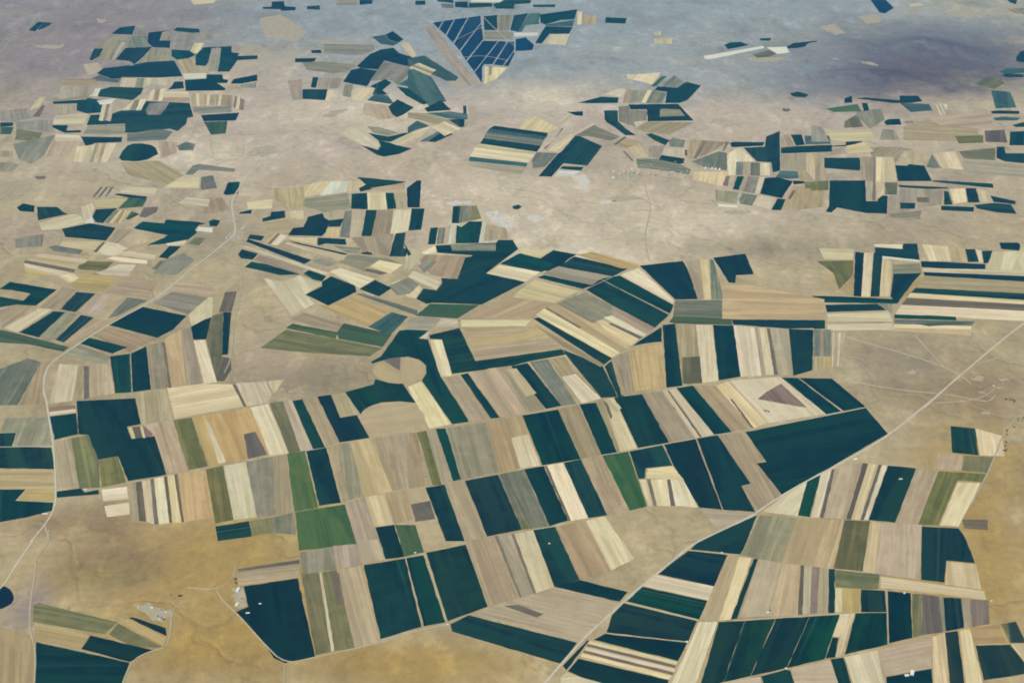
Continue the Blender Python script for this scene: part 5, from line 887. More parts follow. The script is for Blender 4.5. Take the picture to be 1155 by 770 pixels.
# roads and tracks: width, name, centre line
ROADS = [
(20,'road',[-4630,25493,-4743,24088,-4800,23553,-4759,23115,-4623,22576,-4502,22021,-4612,21699,-4842,21008,-4968,20755]),
(20,'road',[-4953,20796,-5301,19656,-5806,18892,-6151,18174,-6268,17935,-6363,17675,-6335,17346,-6238,16953,-6085,16620]),
(18,'road',[-6146,16753,-5994,16334,-5742,15628,-5454,14690,-5351,14270,-5378,13939,-5451,13602]),
(18,'road',[-5430,13637,-5481,13242,-5516,12848,-5541,12768,-5567,12720]),
(16,'dirt_track',[-5306,13831,-5238,13584,-5311,13293,-5235,13060,-5154,12563,-5033,12107,-4867,11758,-4730,11207]),
(16,'dirt_track',[-5378,13939,-5317,13796,-5236,13602]),
(20,'road',[7497,18978,7234,18723,6086,17396,5374,16527]),
(20,'road',[5551,16753,4797,15888,4280,15417,3615,14887,3209,14535,2844,14177]),
(20,'road',[2844,14158,2408,13831,2088,13602,1948,13463,1668,13109,1412,12816,1118,12439]),
(20,'road',[1124,12439,935,12196,751,11960,318,11248]),
(14,'dirt_track',[4695,18528,5116,18227,5584,17909,5920,17624,6086,17396,6169,17148]),
(12,'dirt_track',[4417,17296,5097,17001,5662,16905,5979,16809,6255,16667,6407,16857]),
(12,'dirt_track',[5738,18555,5828,18067,5920,17624]),
(12,'dirt_track',[6086,17396,6396,17701,6811,17909]),
(16,'dirt_track',[6640,16380,6468,16244,6222,15888,5935,15292,5696,14847,5372,14307]),
(10,'dirt_track',[5575,16658,5999,16705,6251,16824,6460,17041]),
(14,'dirt_track',[-3469,12569,-3611,12439,-3545,12018,-3539,11801,-3721,11730,-3858,11584,-3854,11207]),
(12,'dirt_track',[-3189,12736,-3100,12563,-2882,12317,-2564,11873,-2291,11539,-1998,11654,-1359,11867,-992,12071]),
(8,'dirt_track',[-2291,11539,-2256,11207]),
(10,'dirt_track',[-3517,12784,-3189,12736,-3045,12945,-3052,13176]),
(22,'dirt_track',[-11260,31568,-11319,32583]),
(22,'dirt_track',[-11107,33005,-11293,34712]),
(14,'dirt_track',[-9588,34026,-9660,34867]),
(14,'dirt_track',[2327,24239,2331,23674,2364,23115,2274,22576,2171,22058,2141,21488,2158,20975]),
(14,'dirt_track',[-4258,20796,-4103,20276,-4025,18949,-3883,17856,-3915,17446]),
(14,'dirt_track',[-4553,22058,-4385,21488,-4286,20795]),
(10,'dirt_track',[1097,19962,1540,20404,1815,20697]),
(9,'dirt_track',[195,20200,-451,19457,-777,19018,-1225,18611]),
(14,'dirt_track',[-1360,11916,-676,12175]),
(8,'dirt_track',[-971,13412,-676,12196]),
(9,'dirt_track',[1098,15396,1458,15492,1981,15688,2594,15874,3093,16020,4073,16362]),
(8,'dirt_track',[4073,16362,4651,16556]),
(9,'dirt_track',[2397,19463,2314,19157,2055,18734,1671,18174,1381,17856]),
(8,'dirt_track',[-6445,15586,-5747,15603]),
(8,'dirt_track',[1213,12538,1956,12226]),
(8,'dirt_track',[2324,12226,3469,12341]),
(7,'dirt_track',[4051,12727,3869,11844]),
(14,'dirt_track',[-84,32431,-723,34480]),
(10,'dirt_track',[58,31503,51,32445,-687,32486]),
(8,'dirt_track',[-1406,32307,-705,33509]),
(8,'dirt_track',[-1106,31242,-647,31437,-81,31049]),
(12,'dirt_track',[3395,28215,4574,28215,5212,28052,5523,28161,6230,28106]),
(12,'dirt_track',[-4630,25493,-4266,25678,-3847,26151,-3304,26589]),
(10,'dirt_track',[-5663,25493,-5356,25678,-4630,25493]),
(10,'dirt_track',[-5768,26509,-5655,26265,-5621,25883,-5486,25510]),
(10,'dirt_track',[-6849,34867,-6623,32793,-6562,31968,-6286,30174]),
(10,'dirt_track',[-4398,32376,-4127,31437,-3924,31049]),
(10,'dirt_track',[-6916,32793,-6316,33219]),
(10,'dirt_track',[-8331,21841,-7755,22021,-7413,22094,-7258,21628]),
(8,'dirt_track',[-6975,24341,-6169,23921,-5766,23512,-5221,22959])
]
ZONES=[(-8,28041,12352,5549,'grey'),(-10,35366,16063,5302,'slate_haze'),(8447,31413,3185,2749,'hill'),(7585,29921,2047,1040,'hill'),(9412,31683,1755,1908,'hill'),(-10289,32050,2926,4174,'mauve'),(-8663,34157,4150,2886,'mauve'),(3821,34720,6910,4062,'slate_haze'),(-3298,34525,4188,2940,'slate_haze'),(1178,30516,4903,2382,'slate_haze'),(-3400,13240,1957,1445,'gold'),(4943,12611,1135,1350,'gold'),(5919,15332,872,1194,'gold'),(-4496,13228,737,612,'brown'),(6055,17022,945,932,'brown'),(5274,17728,975,744,'dun'),(-2716,17235,1074,618,'dun'),(-3439,18127,495,1026,'rose'),(896,21857,2152,1376,'cream'),(2942,22207,2179,1411,'cream'),(-269,23849,2003,991,'cream'),(-5291,13969,1124,383,'brown'),(-5137,12387,281,661,'mauve'),(-2998,11973,1098,840,'gold'),(-961,11533,1251,400,'gold'),(5396,13913,608,1550,'gold'),(-5024,11667,270,406,'gold'),(-3455,26202,1332,1018,'grey'),(-4842,21826,860,1030,'dun'),(-7955,22163,726,880,'rose'),(-4535,12975,582,313,'olive'),(5702,20188,809,607,'gold'),(4285,21465,1700,669,'dun'),(-2743,27668,1741,1266,'cream'),(763,28697,1437,1077,'cream'),(-6108,25301,1456,961,'cream')]
PATCHES=[[1151,24214,1202,23880,1316,23921,1364,24256,1295,24556,1062,24470],
[380,22463,536,22614,415,22766,229,22652],
[374,22021,511,22130,468,22241,315,22094],
[1519,23193,1678,23233,1721,23432,1482,23392],
[-354,22576,-137,22204,105,22351,-16,22576,-265,22959,-451,22881],
[-1114,23193,-707,23233,-679,23352,-1150,23312],
[1704,23312,2024,23392,2283,23472,2194,23553,1721,23593],
[2613,24341,2821,24130,2994,24239,3069,24341,2529,24513],
[1762,24299,2149,24239,2427,24470,2181,24687,1783,24643],
[3648,22766,3931,22804,3984,22959,3575,22920],
[6256,18227,6355,18163,6360,18227,6252,18309],
[6579,18363,6730,18347,6777,18418,6557,18472],
[6267,17236,6390,17321,6354,17371,6191,17321],
[6603,17197,6717,17246,6689,17321,6558,17296],
[6500,17011,6598,17011,6568,17074,6451,17099],
[6213,16905,6283,16895,6290,16963,6201,16953],
[5373,17446,5480,17421,5504,17471,5353,17522],
[6096,16357,6192,16357,6223,16426,6091,16426],
[6270,15736,6439,15757,6449,15866,6273,15822],
[-3849,12317,-3668,12196,-3576,12317,-3614,12408,-3777,12439,-3895,12532,-4039,12470],
[-4843,25447,-4532,25401,-4321,25585,-4408,25960,-4683,25960,-4899,25585],
[-4693,22351,-4562,22576,-4640,22959,-4857,22959],
[-4493,21699,-4311,21770,-4401,22241,-4637,22021],
[-3731,27574,-3503,27469,-3230,27999,-3548,27891],
[-5618,32793,-4853,32376,-4690,33076,-5483,34557,-5963,34252],
[-3996,32103,-3071,32348,-3604,32307,-4630,32583],
[3263,27999,3530,28106,3627,28324,3210,28215],
[5158,27945,5369,27891,5496,27999,5155,28161],
[3887,27242,4122,27262,4171,27366,3890,27417],
[5189,30985,5748,30985,6040,31307,5065,31242],
[7100,31113,7674,31372,7620,31503,6912,31177],
[7633,30795,7897,30732,7819,30921,7553,30985],
[7369,32934,7649,33076,7493,33803,7096,33509],
[8266,33803,8642,33951,8688,34557,8175,34404],
[9101,28161,9174,27891,9436,27913,9240,27999,9226,28346,8864,28379],
[10396,34557,11905,34480,11974,34712,10255,34867],
[-10555,31941,-9971,31901,-10002,32171,-10661,32171],
[-9659,33877,-9552,33877,-9559,34176,-9754,34176],
[-9265,29399,-8869,29341,-8935,29752,-9413,29812],
[-1155,29109,-896,29341,-1024,29812,-1328,29693],
[-835,26957,-695,27058,-678,27999,-870,28324],
[-2919,12424,-2811,12485,-2908,12784,-3018,12784]]
BARNS=[(-2960,12736,64,29,8,1.40,'white','white','long white roofed barn at the farm beside the dark green field corner'),
(-2895,12578,24,16,7,0.20,'cream','red','red roofed farmhouse just below the long white barn'),
(-2929,12485,51,38,6,1.40,'cream','pale','pale square farm shed at the lower corner of the white farm'),
(-2686,12501,27,10,5,0.10,'white','white','small white shed standing inside the dark field right of the farm'),
(-2794,12347,42,15,5,0.10,'white','pale','pale shed at the field edge below the white farm'),
(-3825,12433,27,16,8,0.30,'white','white','white barn at the small farm above the bottom left fields'),
(-3719,12393,22,12,6,0.90,'cream','grey','grey roofed house between the white barns of the bottom left farm'),
(-3700,12241,24,12,6,0.80,'white','white','lower white shed at the bottom left farm'),
(-3660,12362,20,12,6,0.40,'white','pale','pale shed nearest the track at the bottom left farm'),
(-3970,12445,16,10,5,1.40,'cream','pale','lone pale hut standing apart at the bottom left farm'),
(2707,12353,29,16,8,0.20,'white','white','small white barn at the edge above the four dark panels'),
(2749,12323,18,13,7,0.20,'cream','red','brown roofed shed beside the barn above the dark panels'),
(4008,11407,68,34,10,1.20,'white','white','large white shed in the dark field at the bottom right corner'),
(3945,11374,42,29,7,0.20,'white','pale','pale shed left of the large white shed at the bottom'),
(4225,12679,20,16,7,0.10,'white','white','small white barn on the dark field below the straw strip'),
(5126,12547,20,12,6,0.10,'cream','pale','pale hut at the right end of the level straw strip'),
(1801,11885,18,14,6,0.10,'white','white','white pump house at the right edge of the roadside dark field'),
(2350,13398,24,10,6,0.00,'white','white','white shed on the boundary at the top of the roadside dark fields'),
(2754,11478,20,11,6,0.30,'white','white','white pump house at the corner below the dark panels'),
(421,13571,18,13,6,0.10,'white','white','white pump house on the dark strip near the third strip row'),
(-673,12160,24,14,6,0.30,'white','pale','pale hut at the bottom corner of the dark twin fields'),
(-1084,13398,22,11,6,0.10,'white','white','white pump house at the top edge of the dark twin fields'),
(3486,24845,60,29,9,1.30,'white','white','leftmost of the white sheds beside the dark triangle field'),
(3600,24827,54,29,9,1.30,'white','white','second from left of the white sheds beside the dark triangle field'),
(3660,24809,54,29,9,1.30,'white','white','third from left of the white sheds beside the dark triangle field'),
(3731,24792,60,31,9,1.30,'white','white','rightmost of the white sheds beside the dark triangle field'),
(-5089,14643,26,14,6,0.10,'white','white','pale shed in the gap of the black strip near the lower road'),
(-5437,14151,60,17,6,0.10,'white','pale','pale long shed beside the road below the dark left fields'),
(4235,15309,51,20,6,0.30,'white','white','white shed by the diagonal road above the brown striped fields'),
(4691,14871,42,15,5,0.10,'white','pale','pale shed in the dark field below the bare right hillside')]
VILLAGES=[('pale house in the long village above the bare plain','houses of the long village',[2630,24409,2855,24323,2782,24332,1832,24528,3069,24449,3034,24681,2439,24623,2529,24481,1817,24636,2159,24334,2848,24661,2891,24670,2646,24675,1784,24354,2085,24636,3112,24353,2171,24315,2519,24437,2057,24324,2713,24313,3017,24600,2294,24658,2002,24702,2198,24469,1791,24436,2257,24595,2906,24521,2222,24521,2768,24705,3140,24720,2798,24365,1809,24389,2287,24479,1816,24710,2024,24318,2051,24403,3037,24324,2265,24576,2496,24395,1932,24406,2862,24359,1830,24322,1920,24582,2607,24334,2240,24331,2540,24594]),
('pale house in the long village above the bare plain','houses of the long village',[2373,25132,2102,25146,2760,24732,2201,25195,3117,24957,2472,25102,2661,24814,2521,25011,2051,24771,2039,24976,2969,25155,2810,24754,2703,24833,2125,25005,2159,24805,2338,24996]),
('small house in the village at the top of the pale road','houses of the roadside village',[-4325,25490,-4372,25730,-4613,25563,-4658,25829,-4712,25917,-4650,25408,-4366,25625,-4642,25800,-4873,25840,-4442,25480,-4677,25529,-4461,25584,-4515,25545,-4683,25578,-4748,25710,-4464,25586,-4699,25434,-4539,25653,-4889,25673,-4748,25598]),
('small house in the far village left of the arc fields','houses of the far village',[-5223,32834,-5034,32867,-5386,33140,-4932,32814,-5335,32788,-4825,33061,-4655,32589,-5234,33346,-5529,32799,-4801,33441,-5006,33005,-5094,34004,-4944,33254,-5104,33544,-5064,32908,-5063,33004,-5856,34026,-5286,33129,-5512,33065,-5234,34248,-5359,33902,-5834,34076]),
('small house in the hamlet beside the arc fields','houses of the arc hamlet',[-4207,31437,-4314,31543,-4077,31295,-3949,31146,-4208,30926,-4430,31277,-4218,31274,-4307,30976,-4175,31542,-3986,31500,-4019,31324,-3945,30887]),
('small house in the pale hamlet above the great dark fields','houses of the pale hamlet',[28,22701,24,22566,-243,22871,-105,22613,110,22371,-98,22743,73,22958,-397,22612,-94,22872,-84,22416,-237,22693,-328,22779,120,22725,112,22403,-106,22798,125,22654,-214,22762,127,22657]),
('small house in the hamlet below the lone oval field','houses of the oval hamlet',[5282,28116,5206,28054,5358,28196,5458,27966,5168,28092,5246,27919,5499,28217]),
('small house in the far hamlet left of the dark hill','houses of the hill hamlet',[7456,34181,7823,33983,7560,33727,7546,33547,7734,34233,7693,33973,7556,33922,7372,33650,7511,33887]),
('small house in the far hamlet at the top left','houses of the top hamlet',[-9493,34029,-9739,34157,-9551,33908,-9454,34046]),
('small house at the road fork left of the slanting strips','houses of the fork hamlet',[-4632,21841,-4517,21972,-4419,21935,-4464,21755,-4551,22092,-4417,22221,-4533,21807,-4608,21803]),
('small hut on the bare right hillside','huts on the right hillside',[6592,17159,6307,16973,6762,17317,6451,17097,6496,17215,6261,17077])]
DARK_PATCH=[-5569,12806,-5490,12797,-5425,12746,-5365,12657,-5334,12578,-5340,12507,-5370,12464,-5408,12427,-5448,12408]
HILLS=[(9022,31637,1463,1397,230),(7585,29906,1489,751,120),(7525,31927,983,904,110),(9866,31474,777,756,150)]
TREES=[('dark bushy tree in the gully beside the right hillside track','trees of the right gully',[6574,16234,6418,16054,6289,15947,6521,16260,6292,15964,6400,16072,6598,16269,6508,16201,6147,15501,6157,15607,6139,15486,6116,15510,6269,15871,6205,15678,6202,15712,6412,16047,6313,15989,6125,15515,6399,16076,6171,15600,6158,15522,6125,15492]),
('dark tree in the small grove on the bare right hillside','trees of the hillside grove',[6578,16657,6613,16722,6573,16726,6583,16715,6519,16732,6509,16742,6561,16721,6594,16783,6556,16719,6605,16694,6583,16745,6598,16719,6558,16760,6606,16676]),
('dark tree at the bottom left farm','trees of the bottom left farm',[-3689,12259,-3574,12626,-3660,12234,-3735,12293,-3573,12623,-3569,12631,-3550,12635,-3667,12651,-3690,12260]),
('dark tree at the edge of the white farm','trees of the white farm',[-2854,12362,-3021,12910,-3021,12926,-2991,12833,-3005,12854,-2837,12355,-2807,12379]),
('dark tree in the clump on the straw corner field','trees of the straw corner',[3274,16463,3328,16422,3306,16462,3290,16456,3342,16441,3298,16435,3330,16435,3312,16460]),
('dark tree between the houses of the long village','trees of the long village',[2787,24484,2565,24466,2183,24604,2552,24512,1928,24602,3063,24416,2016,24574,2628,24549,2174,24608,2467,24554,2265,24547,2103,24580,2570,24515,2038,24660])]

# ------------------------------------------------------------------ materials
def new_mat(name):
    m = bpy.data.materials.new(name); m.use_nodes = True
    nt = m.node_tree
    b = nt.nodes['Principled BSDF']; b.inputs['Roughness'].default_value = 0.95
    b.inputs['Specular IOR Level'].default_value = 0.05
    return m, nt, b
def nd(nt, t, **kw):
    n = nt.nodes.new(t)
    for k, v in kw.items():
        setattr(n, k, v)
    return n
def lk(nt, a, b): nt.links.new(a, b)
def math_n(nt, op, a, b=None, c=None, clamp=False):
    n = nd(nt, 'ShaderNodeMath', operation=op, use_clamp=clamp)
    for i, v in enumerate((a, b, c)):
        if v is None: continue
        if isinstance(v, (int, float)): n.inputs[i].default_value = v
        else: lk(nt, v, n.inputs[i])
    return n.outputs[0]
def mixc(nt, f, a, b, mode='MIX'):
    n = nd(nt, 'ShaderNodeMix', data_type='RGBA', blend_type=mode)
    if isinstance(f, (int, float)): n.inputs[0].default_value = f
    else: lk(nt, f, n.inputs[0])
    for i, v in ((6, a), (7, b)):
        if isinstance(v, tuple): n.inputs[i].default_value = (*v, 1)
        else: lk(nt, v, n.inputs[i])
    return n.outputs[2]
def noise_n(nt, vec, scale, detail=3, rough=0.55):
    n = nd(nt, 'ShaderNodeTexNoise'); n.inputs['Scale'].default_value = scale
    n.inputs['Detail'].default_value = detail; n.inputs['Roughness'].default_value = rough
    lk(nt, vec, n.inputs['Vector']); return n.outputs['Fac']
def ramp(nt, f, a, b):
    n = nd(nt, 'ShaderNodeMapRange'); n.inputs[1].default_value = a; n.inputs[2].default_value = b
    lk(nt, f, n.inputs[0]); return n.outputs[0]

# kind -> base colour, second colour, streak strength, patch strength, per-field value spread, hue spread
PAL = {
 'G': ((0.0003, 0.0072, 0.0006), (0.0040, 0.0250, 0.0048), .55, .9, .40, .035),
 'N': ((0.0010, 0.0120, 0.0260), (0.0030, 0.0220, 0.0460), .3, .4, .15, .012),
 'E': ((0.024, 0.050, 0.005), (0.056, 0.082, 0.012), .8, .5, .20, .02),
 'L': ((0.050, 0.095, 0.008), (0.100, 0.125, 0.018), .4, .8, .10, .01),
 'D': ((0.022, 0.055, 0.034), (0.060, 0.095, 0.060), .8, .9, .25, .02),
 'C': ((0.340, 0.262, 0.130), (0.400, 0.315, 0.165), .3, .6, .05, .004),
 'M': ((0.030, 0.070, 0.012), (0.070, 0.105, 0.024), .5, .9, .10, .01),
 'V': ((0.095, 0.112, 0.055), (0.205, 0.182, 0.105), .8, 1.0, .22, .02),
 'O': ((0.100, 0.095, 0.016), (0.190, 0.160, 0.042), .6, .8, .20, .015),
 'T': ((0.290, 0.220, 0.108), (0.400, 0.315, 0.168), .8, .6, .20, .012),
 'S': ((0.335, 0.238, 0.095), (0.450, 0.328, 0.145), .8, .6, .16, .010),
 'P': ((0.480, 0.388, 0.195), (0.620, 0.522, 0.300), .7, .5, .15, .010),
 'W': ((0.530, 0.510, 0.350), (0.630, 0.610, 0.440), .5, .5, .10, .006),
 'R': ((0.170, 0.105, 0.060), (0.240, 0.165, 0.095), .5, .5, .20, .010),
 'K': ((0.105, 0.078, 0.040), (0.165, 0.125, 0.066), .5, .5, .22, .010),
 'Y': ((0.185, 0.165, 0.085), (0.290, 0.252, 0.145), .8, 1.0, .15, .012),
 'H': ((0.006, 0.014, 0.004), (0.018, 0.026, 0.008), .5, .7, .15, .015),
}
NAME = {'G': ('green_crop_field', 'crop field', 'dark green crop fields'), 'N': ('green_crop_field', 'crop field', 'blue black fields between pale tracks'),
 'E': ('green_crop_field', 'crop field', 'grass green crop fields'), 'L': ('green_crop_field', 'crop field', 'grass green crop fields'),
 'D': ('sparse_crop_field', 'sparse field', 'grey green thin crops'), 'C': ('stubble_field', 'stubble field', 'tan stubble fields'), 'M': ('green_crop_field', 'crop field', 'grass green crop fields'), 'H': ('green_crop_field', 'crop field', 'dark green crop fields'), 'V': ('sparse_crop_field', 'sparse field', 'grey green thin crops'),
 'O': ('weedy_field', 'weedy field', 'olive weedy fields'), 'T': ('stubble_field', 'stubble field', 'tan stubble fields'),
 'S': ('stubble_field', 'stubble field', 'tan stubble fields'), 'P': ('straw_field', 'straw field', 'pale straw fields'),
 'W': ('straw_field', 'straw field', 'pale straw fields'), 'R': ('ploughed_field', 'ploughed field', 'brown ploughed fields'),
 'K': ('ploughed_field', 'ploughed field', 'brown ploughed fields'), 'Y': ('fallow_field', 'fallow field', 'greyish fallow fields')}

def field_mat(code):
    c1, c2, st, pa, vs, hs = PAL[code]
    m, nt, b = new_mat('field_' + NAME[code][0] + '_' + code)
    tc = nd(nt, 'ShaderNodeTexCoord'); oi = nd(nt, 'ShaderNodeObjectInfo')
    off = nd(nt, 'ShaderNodeVectorMath', operation='MULTIPLY_ADD')
    comb = nd(nt, 'ShaderNodeCombineXYZ')
    r = oi.outputs['Random']
    lk(nt, math_n(nt, 'MULTIPLY', r, 9000.0), comb.inputs[0]); lk(nt, math_n(nt, 'MULTIPLY', r, 5000.0), comb.inputs[1])
    lk(nt, tc.outputs['Object'], off.inputs[0]); off.inputs[1].default_value = (1, 1, 1); lk(nt, comb.outputs[0], off.inputs[2])
    v = off.outputs[0]
    # furrows / drill bands run along the field's long side (object X)
    mp = nd(nt, 'ShaderNodeMapping'); mp.inputs['Scale'].default_value = (0.0012, 0.022, 1); lk(nt, v, mp.inputs[0])
    streak = noise_n(nt, mp.outputs[0], 1.0, 4, .65)
    mp2 = nd(nt, 'ShaderNodeMapping'); mp2.inputs['Scale'].default_value = (0.0006, 0.006, 1); lk(nt, v, mp2.inputs[0])
    band = noise_n(nt, mp2.outputs[0], 1.0, 2, .5)
    patch = noise_n(nt, v, 0.0045, 5, .6)
    fine = noise_n(nt, v, 0.03, 3, .7)
    f = math_n(nt, 'ADD', math_n(nt, 'MULTIPLY', ramp(nt, streak, .38, .62), st), math_n(nt, 'MULTIPLY', ramp(nt, patch, .3, .7), pa))
    f = math_n(nt, 'ADD', f, math_n(nt, 'MULTIPLY', ramp(nt, band, .42, .58), .4))
    f = math_n(nt, 'DIVIDE', f, st + pa + .4, clamp=True)
    col = mixc(nt, ramp(nt, f, .2, .8), c1, c2)
    mp4 = nd(nt, 'ShaderNodeMapping'); mp4.inputs['Scale'].default_value = (0.00025, 0.0042, 1); mp4.inputs['Location'].default_value = (7, 3, 0); lk(nt, v, mp4.inputs[0])
    plot = noise_n(nt, mp4.outputs[0], 1.0, 1, .5)
    mp5 = nd(nt, 'ShaderNodeMapping'); mp5.inputs['Scale'].default_value = (0.0002, 0.019, 1); lk(nt, v, mp5.inputs[0])
    line = noise_n(nt, mp5.outputs[0], 1.0, 1, .5)
    if code in 'GNEHD':
        col = mixc(nt, math_n(nt, 'MULTIPLY', ramp(nt, plot, .5, .53), .5), col, tuple(x * 1.35 for x in c2))
        col = mixc(nt, math_n(nt, 'MULTIPLY', ramp(nt, line, .66, .72), .5), col, (.030, .060, .030))
    elif code != 'C':
        col = mixc(nt, math_n(nt, 'MULTIPLY', ramp(nt, plot, .52, .55), .5), col, (c1[0] * .80, c1[1] * .79, c1[2] * .76))
        col = mixc(nt, math_n(nt, 'MULTIPLY', ramp(nt, line, .64, .71), .42), col, (c1[0] * .62, c1[1] * .60, c1[2] * .56))
        col = mixc(nt, math_n(nt, 'MULTIPLY', ramp(nt, line, .36, .30), .4), col, (c2[0] * 1.2, c2[1] * 1.2, c2[2] * 1.22))
    col = mixc(nt, 1.0, col, mixc(nt, fine, (.84, .84, .84), (1.16, 1.16, 1.16)), 'MULTIPLY')
    hv = nd(nt, 'ShaderNodeHueSaturation')
    lk(nt, col, hv.inputs['Color'])
    r2 = math_n(nt, 'FRACT', math_n(nt, 'MULTIPLY', r, 37.31)); r3 = math_n(nt, 'FRACT', math_n(nt, 'MULTIPLY', r, 91.7))
    lk(nt, math_n(nt, 'MULTIPLY_ADD', r2, 2 * hs, .5 - hs), hv.inputs['Hue'])
    lk(nt, math_n(nt, 'MULTIPLY_ADD', r3, 2 * vs, 1 - vs), hv.inputs['Value'])
    lk(nt, math_n(nt, 'MULTIPLY_ADD', r, .3, .85), hv.inputs['Saturation'])
    lk(nt, hv.outputs[0], b.inputs['Base Color'])
    return m
FM = {k: field_mat(k) for k in PAL}

ZCOL = {'hill': (.085, .062, .066), 'mauve': (.235, .180, .145), 'slate_haze': (.26, .275, .25), 'brown': (.235, .155, .06), 'dun': (.265, .205, .11),  # slate zone: far soil tinted blue-grey, distant haze painted into its colour
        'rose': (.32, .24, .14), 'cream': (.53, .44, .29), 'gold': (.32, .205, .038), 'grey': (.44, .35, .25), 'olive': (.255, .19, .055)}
def ground_mat():
    m, nt, b = new_mat('open_ground')
    geo = nd(nt, 'ShaderNodeNewGeometry'); p = geo.outputs['Position']
    big = noise_n(nt, p, 1 / 3800, 6, .6); mid = noise_n(nt, p, 1 / 700, 6, .65); fin = noise_n(nt, p, 1 / 120, 5, .7)
    mp = nd(nt, 'ShaderNodeMapping'); mp.inputs['Scale'].default_value = (1 / 1500, 1 / 1900, 1); mp.inputs['Rotation'].default_value = (0, 0, .35); lk(nt, p, mp.inputs[0])
    stretch = noise_n(nt, mp.outputs[0], 1.0, 6, .65)
    col = mixc(nt, ramp(nt, big, .35, .65), (.315, .24, .112), (.405, .322, .165))
    sep = nd(nt, 'ShaderNodeSeparateXYZ'); lk(nt, p, sep.inputs[0])
    X, Y = sep.outputs[0], sep.outputs[1]
    wob = math_n(nt, 'MULTIPLY_ADD', mid, .9, -.45); wob2 = math_n(nt, 'MULTIPLY_ADD', big, 1.4, -.7)
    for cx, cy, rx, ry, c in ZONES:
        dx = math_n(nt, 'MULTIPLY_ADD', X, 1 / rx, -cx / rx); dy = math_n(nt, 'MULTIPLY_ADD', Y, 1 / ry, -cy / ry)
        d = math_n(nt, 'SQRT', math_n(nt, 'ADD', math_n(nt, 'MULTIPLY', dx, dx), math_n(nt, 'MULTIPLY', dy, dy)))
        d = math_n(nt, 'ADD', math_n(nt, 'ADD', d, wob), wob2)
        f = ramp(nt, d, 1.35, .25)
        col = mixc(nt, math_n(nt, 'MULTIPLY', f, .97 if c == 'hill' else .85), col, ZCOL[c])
    # scrub, washes and pale eroded soil
    dark = ramp(nt, stretch, .50, .68)
    col = mixc(nt, math_n(nt, 'MULTIPLY', dark, .5), col, mixc(nt, 1.0, col, (.62, .60, .56), 'MULTIPLY'))
    pale = ramp(nt, math_n(nt, 'MULTIPLY_ADD', mid, .5, math_n(nt, 'MULTIPLY', stretch, .5)), .45, .34)
    col = mixc(nt, math_n(nt, 'MULTIPLY', pale, .6), col, mixc(nt, 1.0, col, (1.35, 1.36, 1.42), 'MULTIPLY'))
    mp3 = nd(nt, 'ShaderNodeMapping'); mp3.inputs['Scale'].default_value = (1 / 420, 1 / 780, 1); mp3.inputs['Rotation'].default_value = (0, 0, -.5); lk(nt, p, mp3.inputs[0])
    st2 = noise_n(nt, mp3.outputs[0], 1.0, 5, .7)
    col = mixc(nt, ramp(nt, st2, .53, .68), col, mixc(nt, 1.0, col, (1.28, 1.30, 1.36), 'MULTIPLY'))
    col = mixc(nt, ramp(nt, st2, .44, .30), col, mixc(nt, 1.0, col, (.76, .74, .71), 'MULTIPLY'))
    mus = nd(nt, 'ShaderNodeTexVoronoi', feature='DISTANCE_TO_EDGE'); mus.inputs['Scale'].default_value = 1 / 2300
    wp = nd(nt, 'ShaderNodeVectorMath', operation='ADD'); lk(nt, p, wp.inputs[0])
    nz = nd(nt, 'ShaderNodeTexNoise'); nz.inputs['Scale'].default_value = 1 / 900; nz.inputs['Detail'].default_value = 5; lk(nt, p, nz.inputs['Vector'])
    sc = nd(nt, 'ShaderNodeVectorMath', operation='SCALE'); lk(nt, nz.outputs['Color'], sc.inputs[0]); sc.inputs['Scale'].default_value = 1500
    lk(nt, sc.outputs[0], wp.inputs[1]); lk(nt, wp.outputs[0], mus.inputs['Vector'])
    gully = ramp(nt, mus.outputs['Distance'], .028, .0)
    col = mixc(nt, math_n(nt, 'MULTIPLY', gully, math_n(nt, 'MULTIPLY', ramp(nt, mid, .45, .7), .35)), col, (.12, .10, .045))
    col = mixc(nt, 1.0, col, mixc(nt, fin, (.68, .67, .65), (1.32, 1.32, 1.30)), 'MULTIPLY')
    col = mixc(nt, 1.0, col, mixc(nt, mid, (.84, .83, .81), (1.18, 1.18, 1.17)), 'MULTIPLY')
    lk(nt, col, b.inputs['Base Color'])
    bp = nd(nt, 'ShaderNodeBump'); bp.inputs['Strength'].default_value = .6; bp.inputs['Distance'].default_value = 40
    hgt = math_n(nt, 'ADD', math_n(nt, 'ADD', mid, math_n(nt, 'MULTIPLY', fin, .25)), math_n(nt, 'MULTIPLY', gully, -.3))
    lk(nt, hgt, bp.inputs['Height']); lk(nt, bp.outputs[0], b.inputs['Normal'])
    return m
GM = ground_mat()

def soil_mat(name, c1, c2, scale):
    m, nt, b = new_mat(name)
    geo = nd(nt, 'ShaderNodeNewGeometry')
    n1 = noise_n(nt, geo.outputs['Position'], scale, 5, .65)
    lk(nt, mixc(nt, ramp(nt, n1, .3, .7), c1, c2), b.inputs['Base Color'])
    return m
ROADM = soil_mat('road_surface', (.42, .37, .25), (.52, .46, .32), 1 / 60)
TRACKM = soil_mat('track_dust', (.31, .26, .15), (.40, .345, .21), 1 / 50)
PATCHM = soil_mat('bare_chalk', (.31, .25, .14), (.40, .335, .21), 1 / 90)
CHALKM = soil_mat('white_chalk', (.44, .395, .29), (.58, .54, .43), 1 / 70)
DARKM, _nt, _b = new_mat('dark_patch_surface'); _b.inputs['Base Color'].default_value = (.003, .006, .012, 1); _b.inputs['Roughness'].default_value = .15
WALL = {'white': soil_mat('whitewash', (.62, .60, .54), (.70, .68, .62), .2), 'cream': soil_mat('cream_plaster', (.55, .49, .38), (.63, .57, .46), .2)}
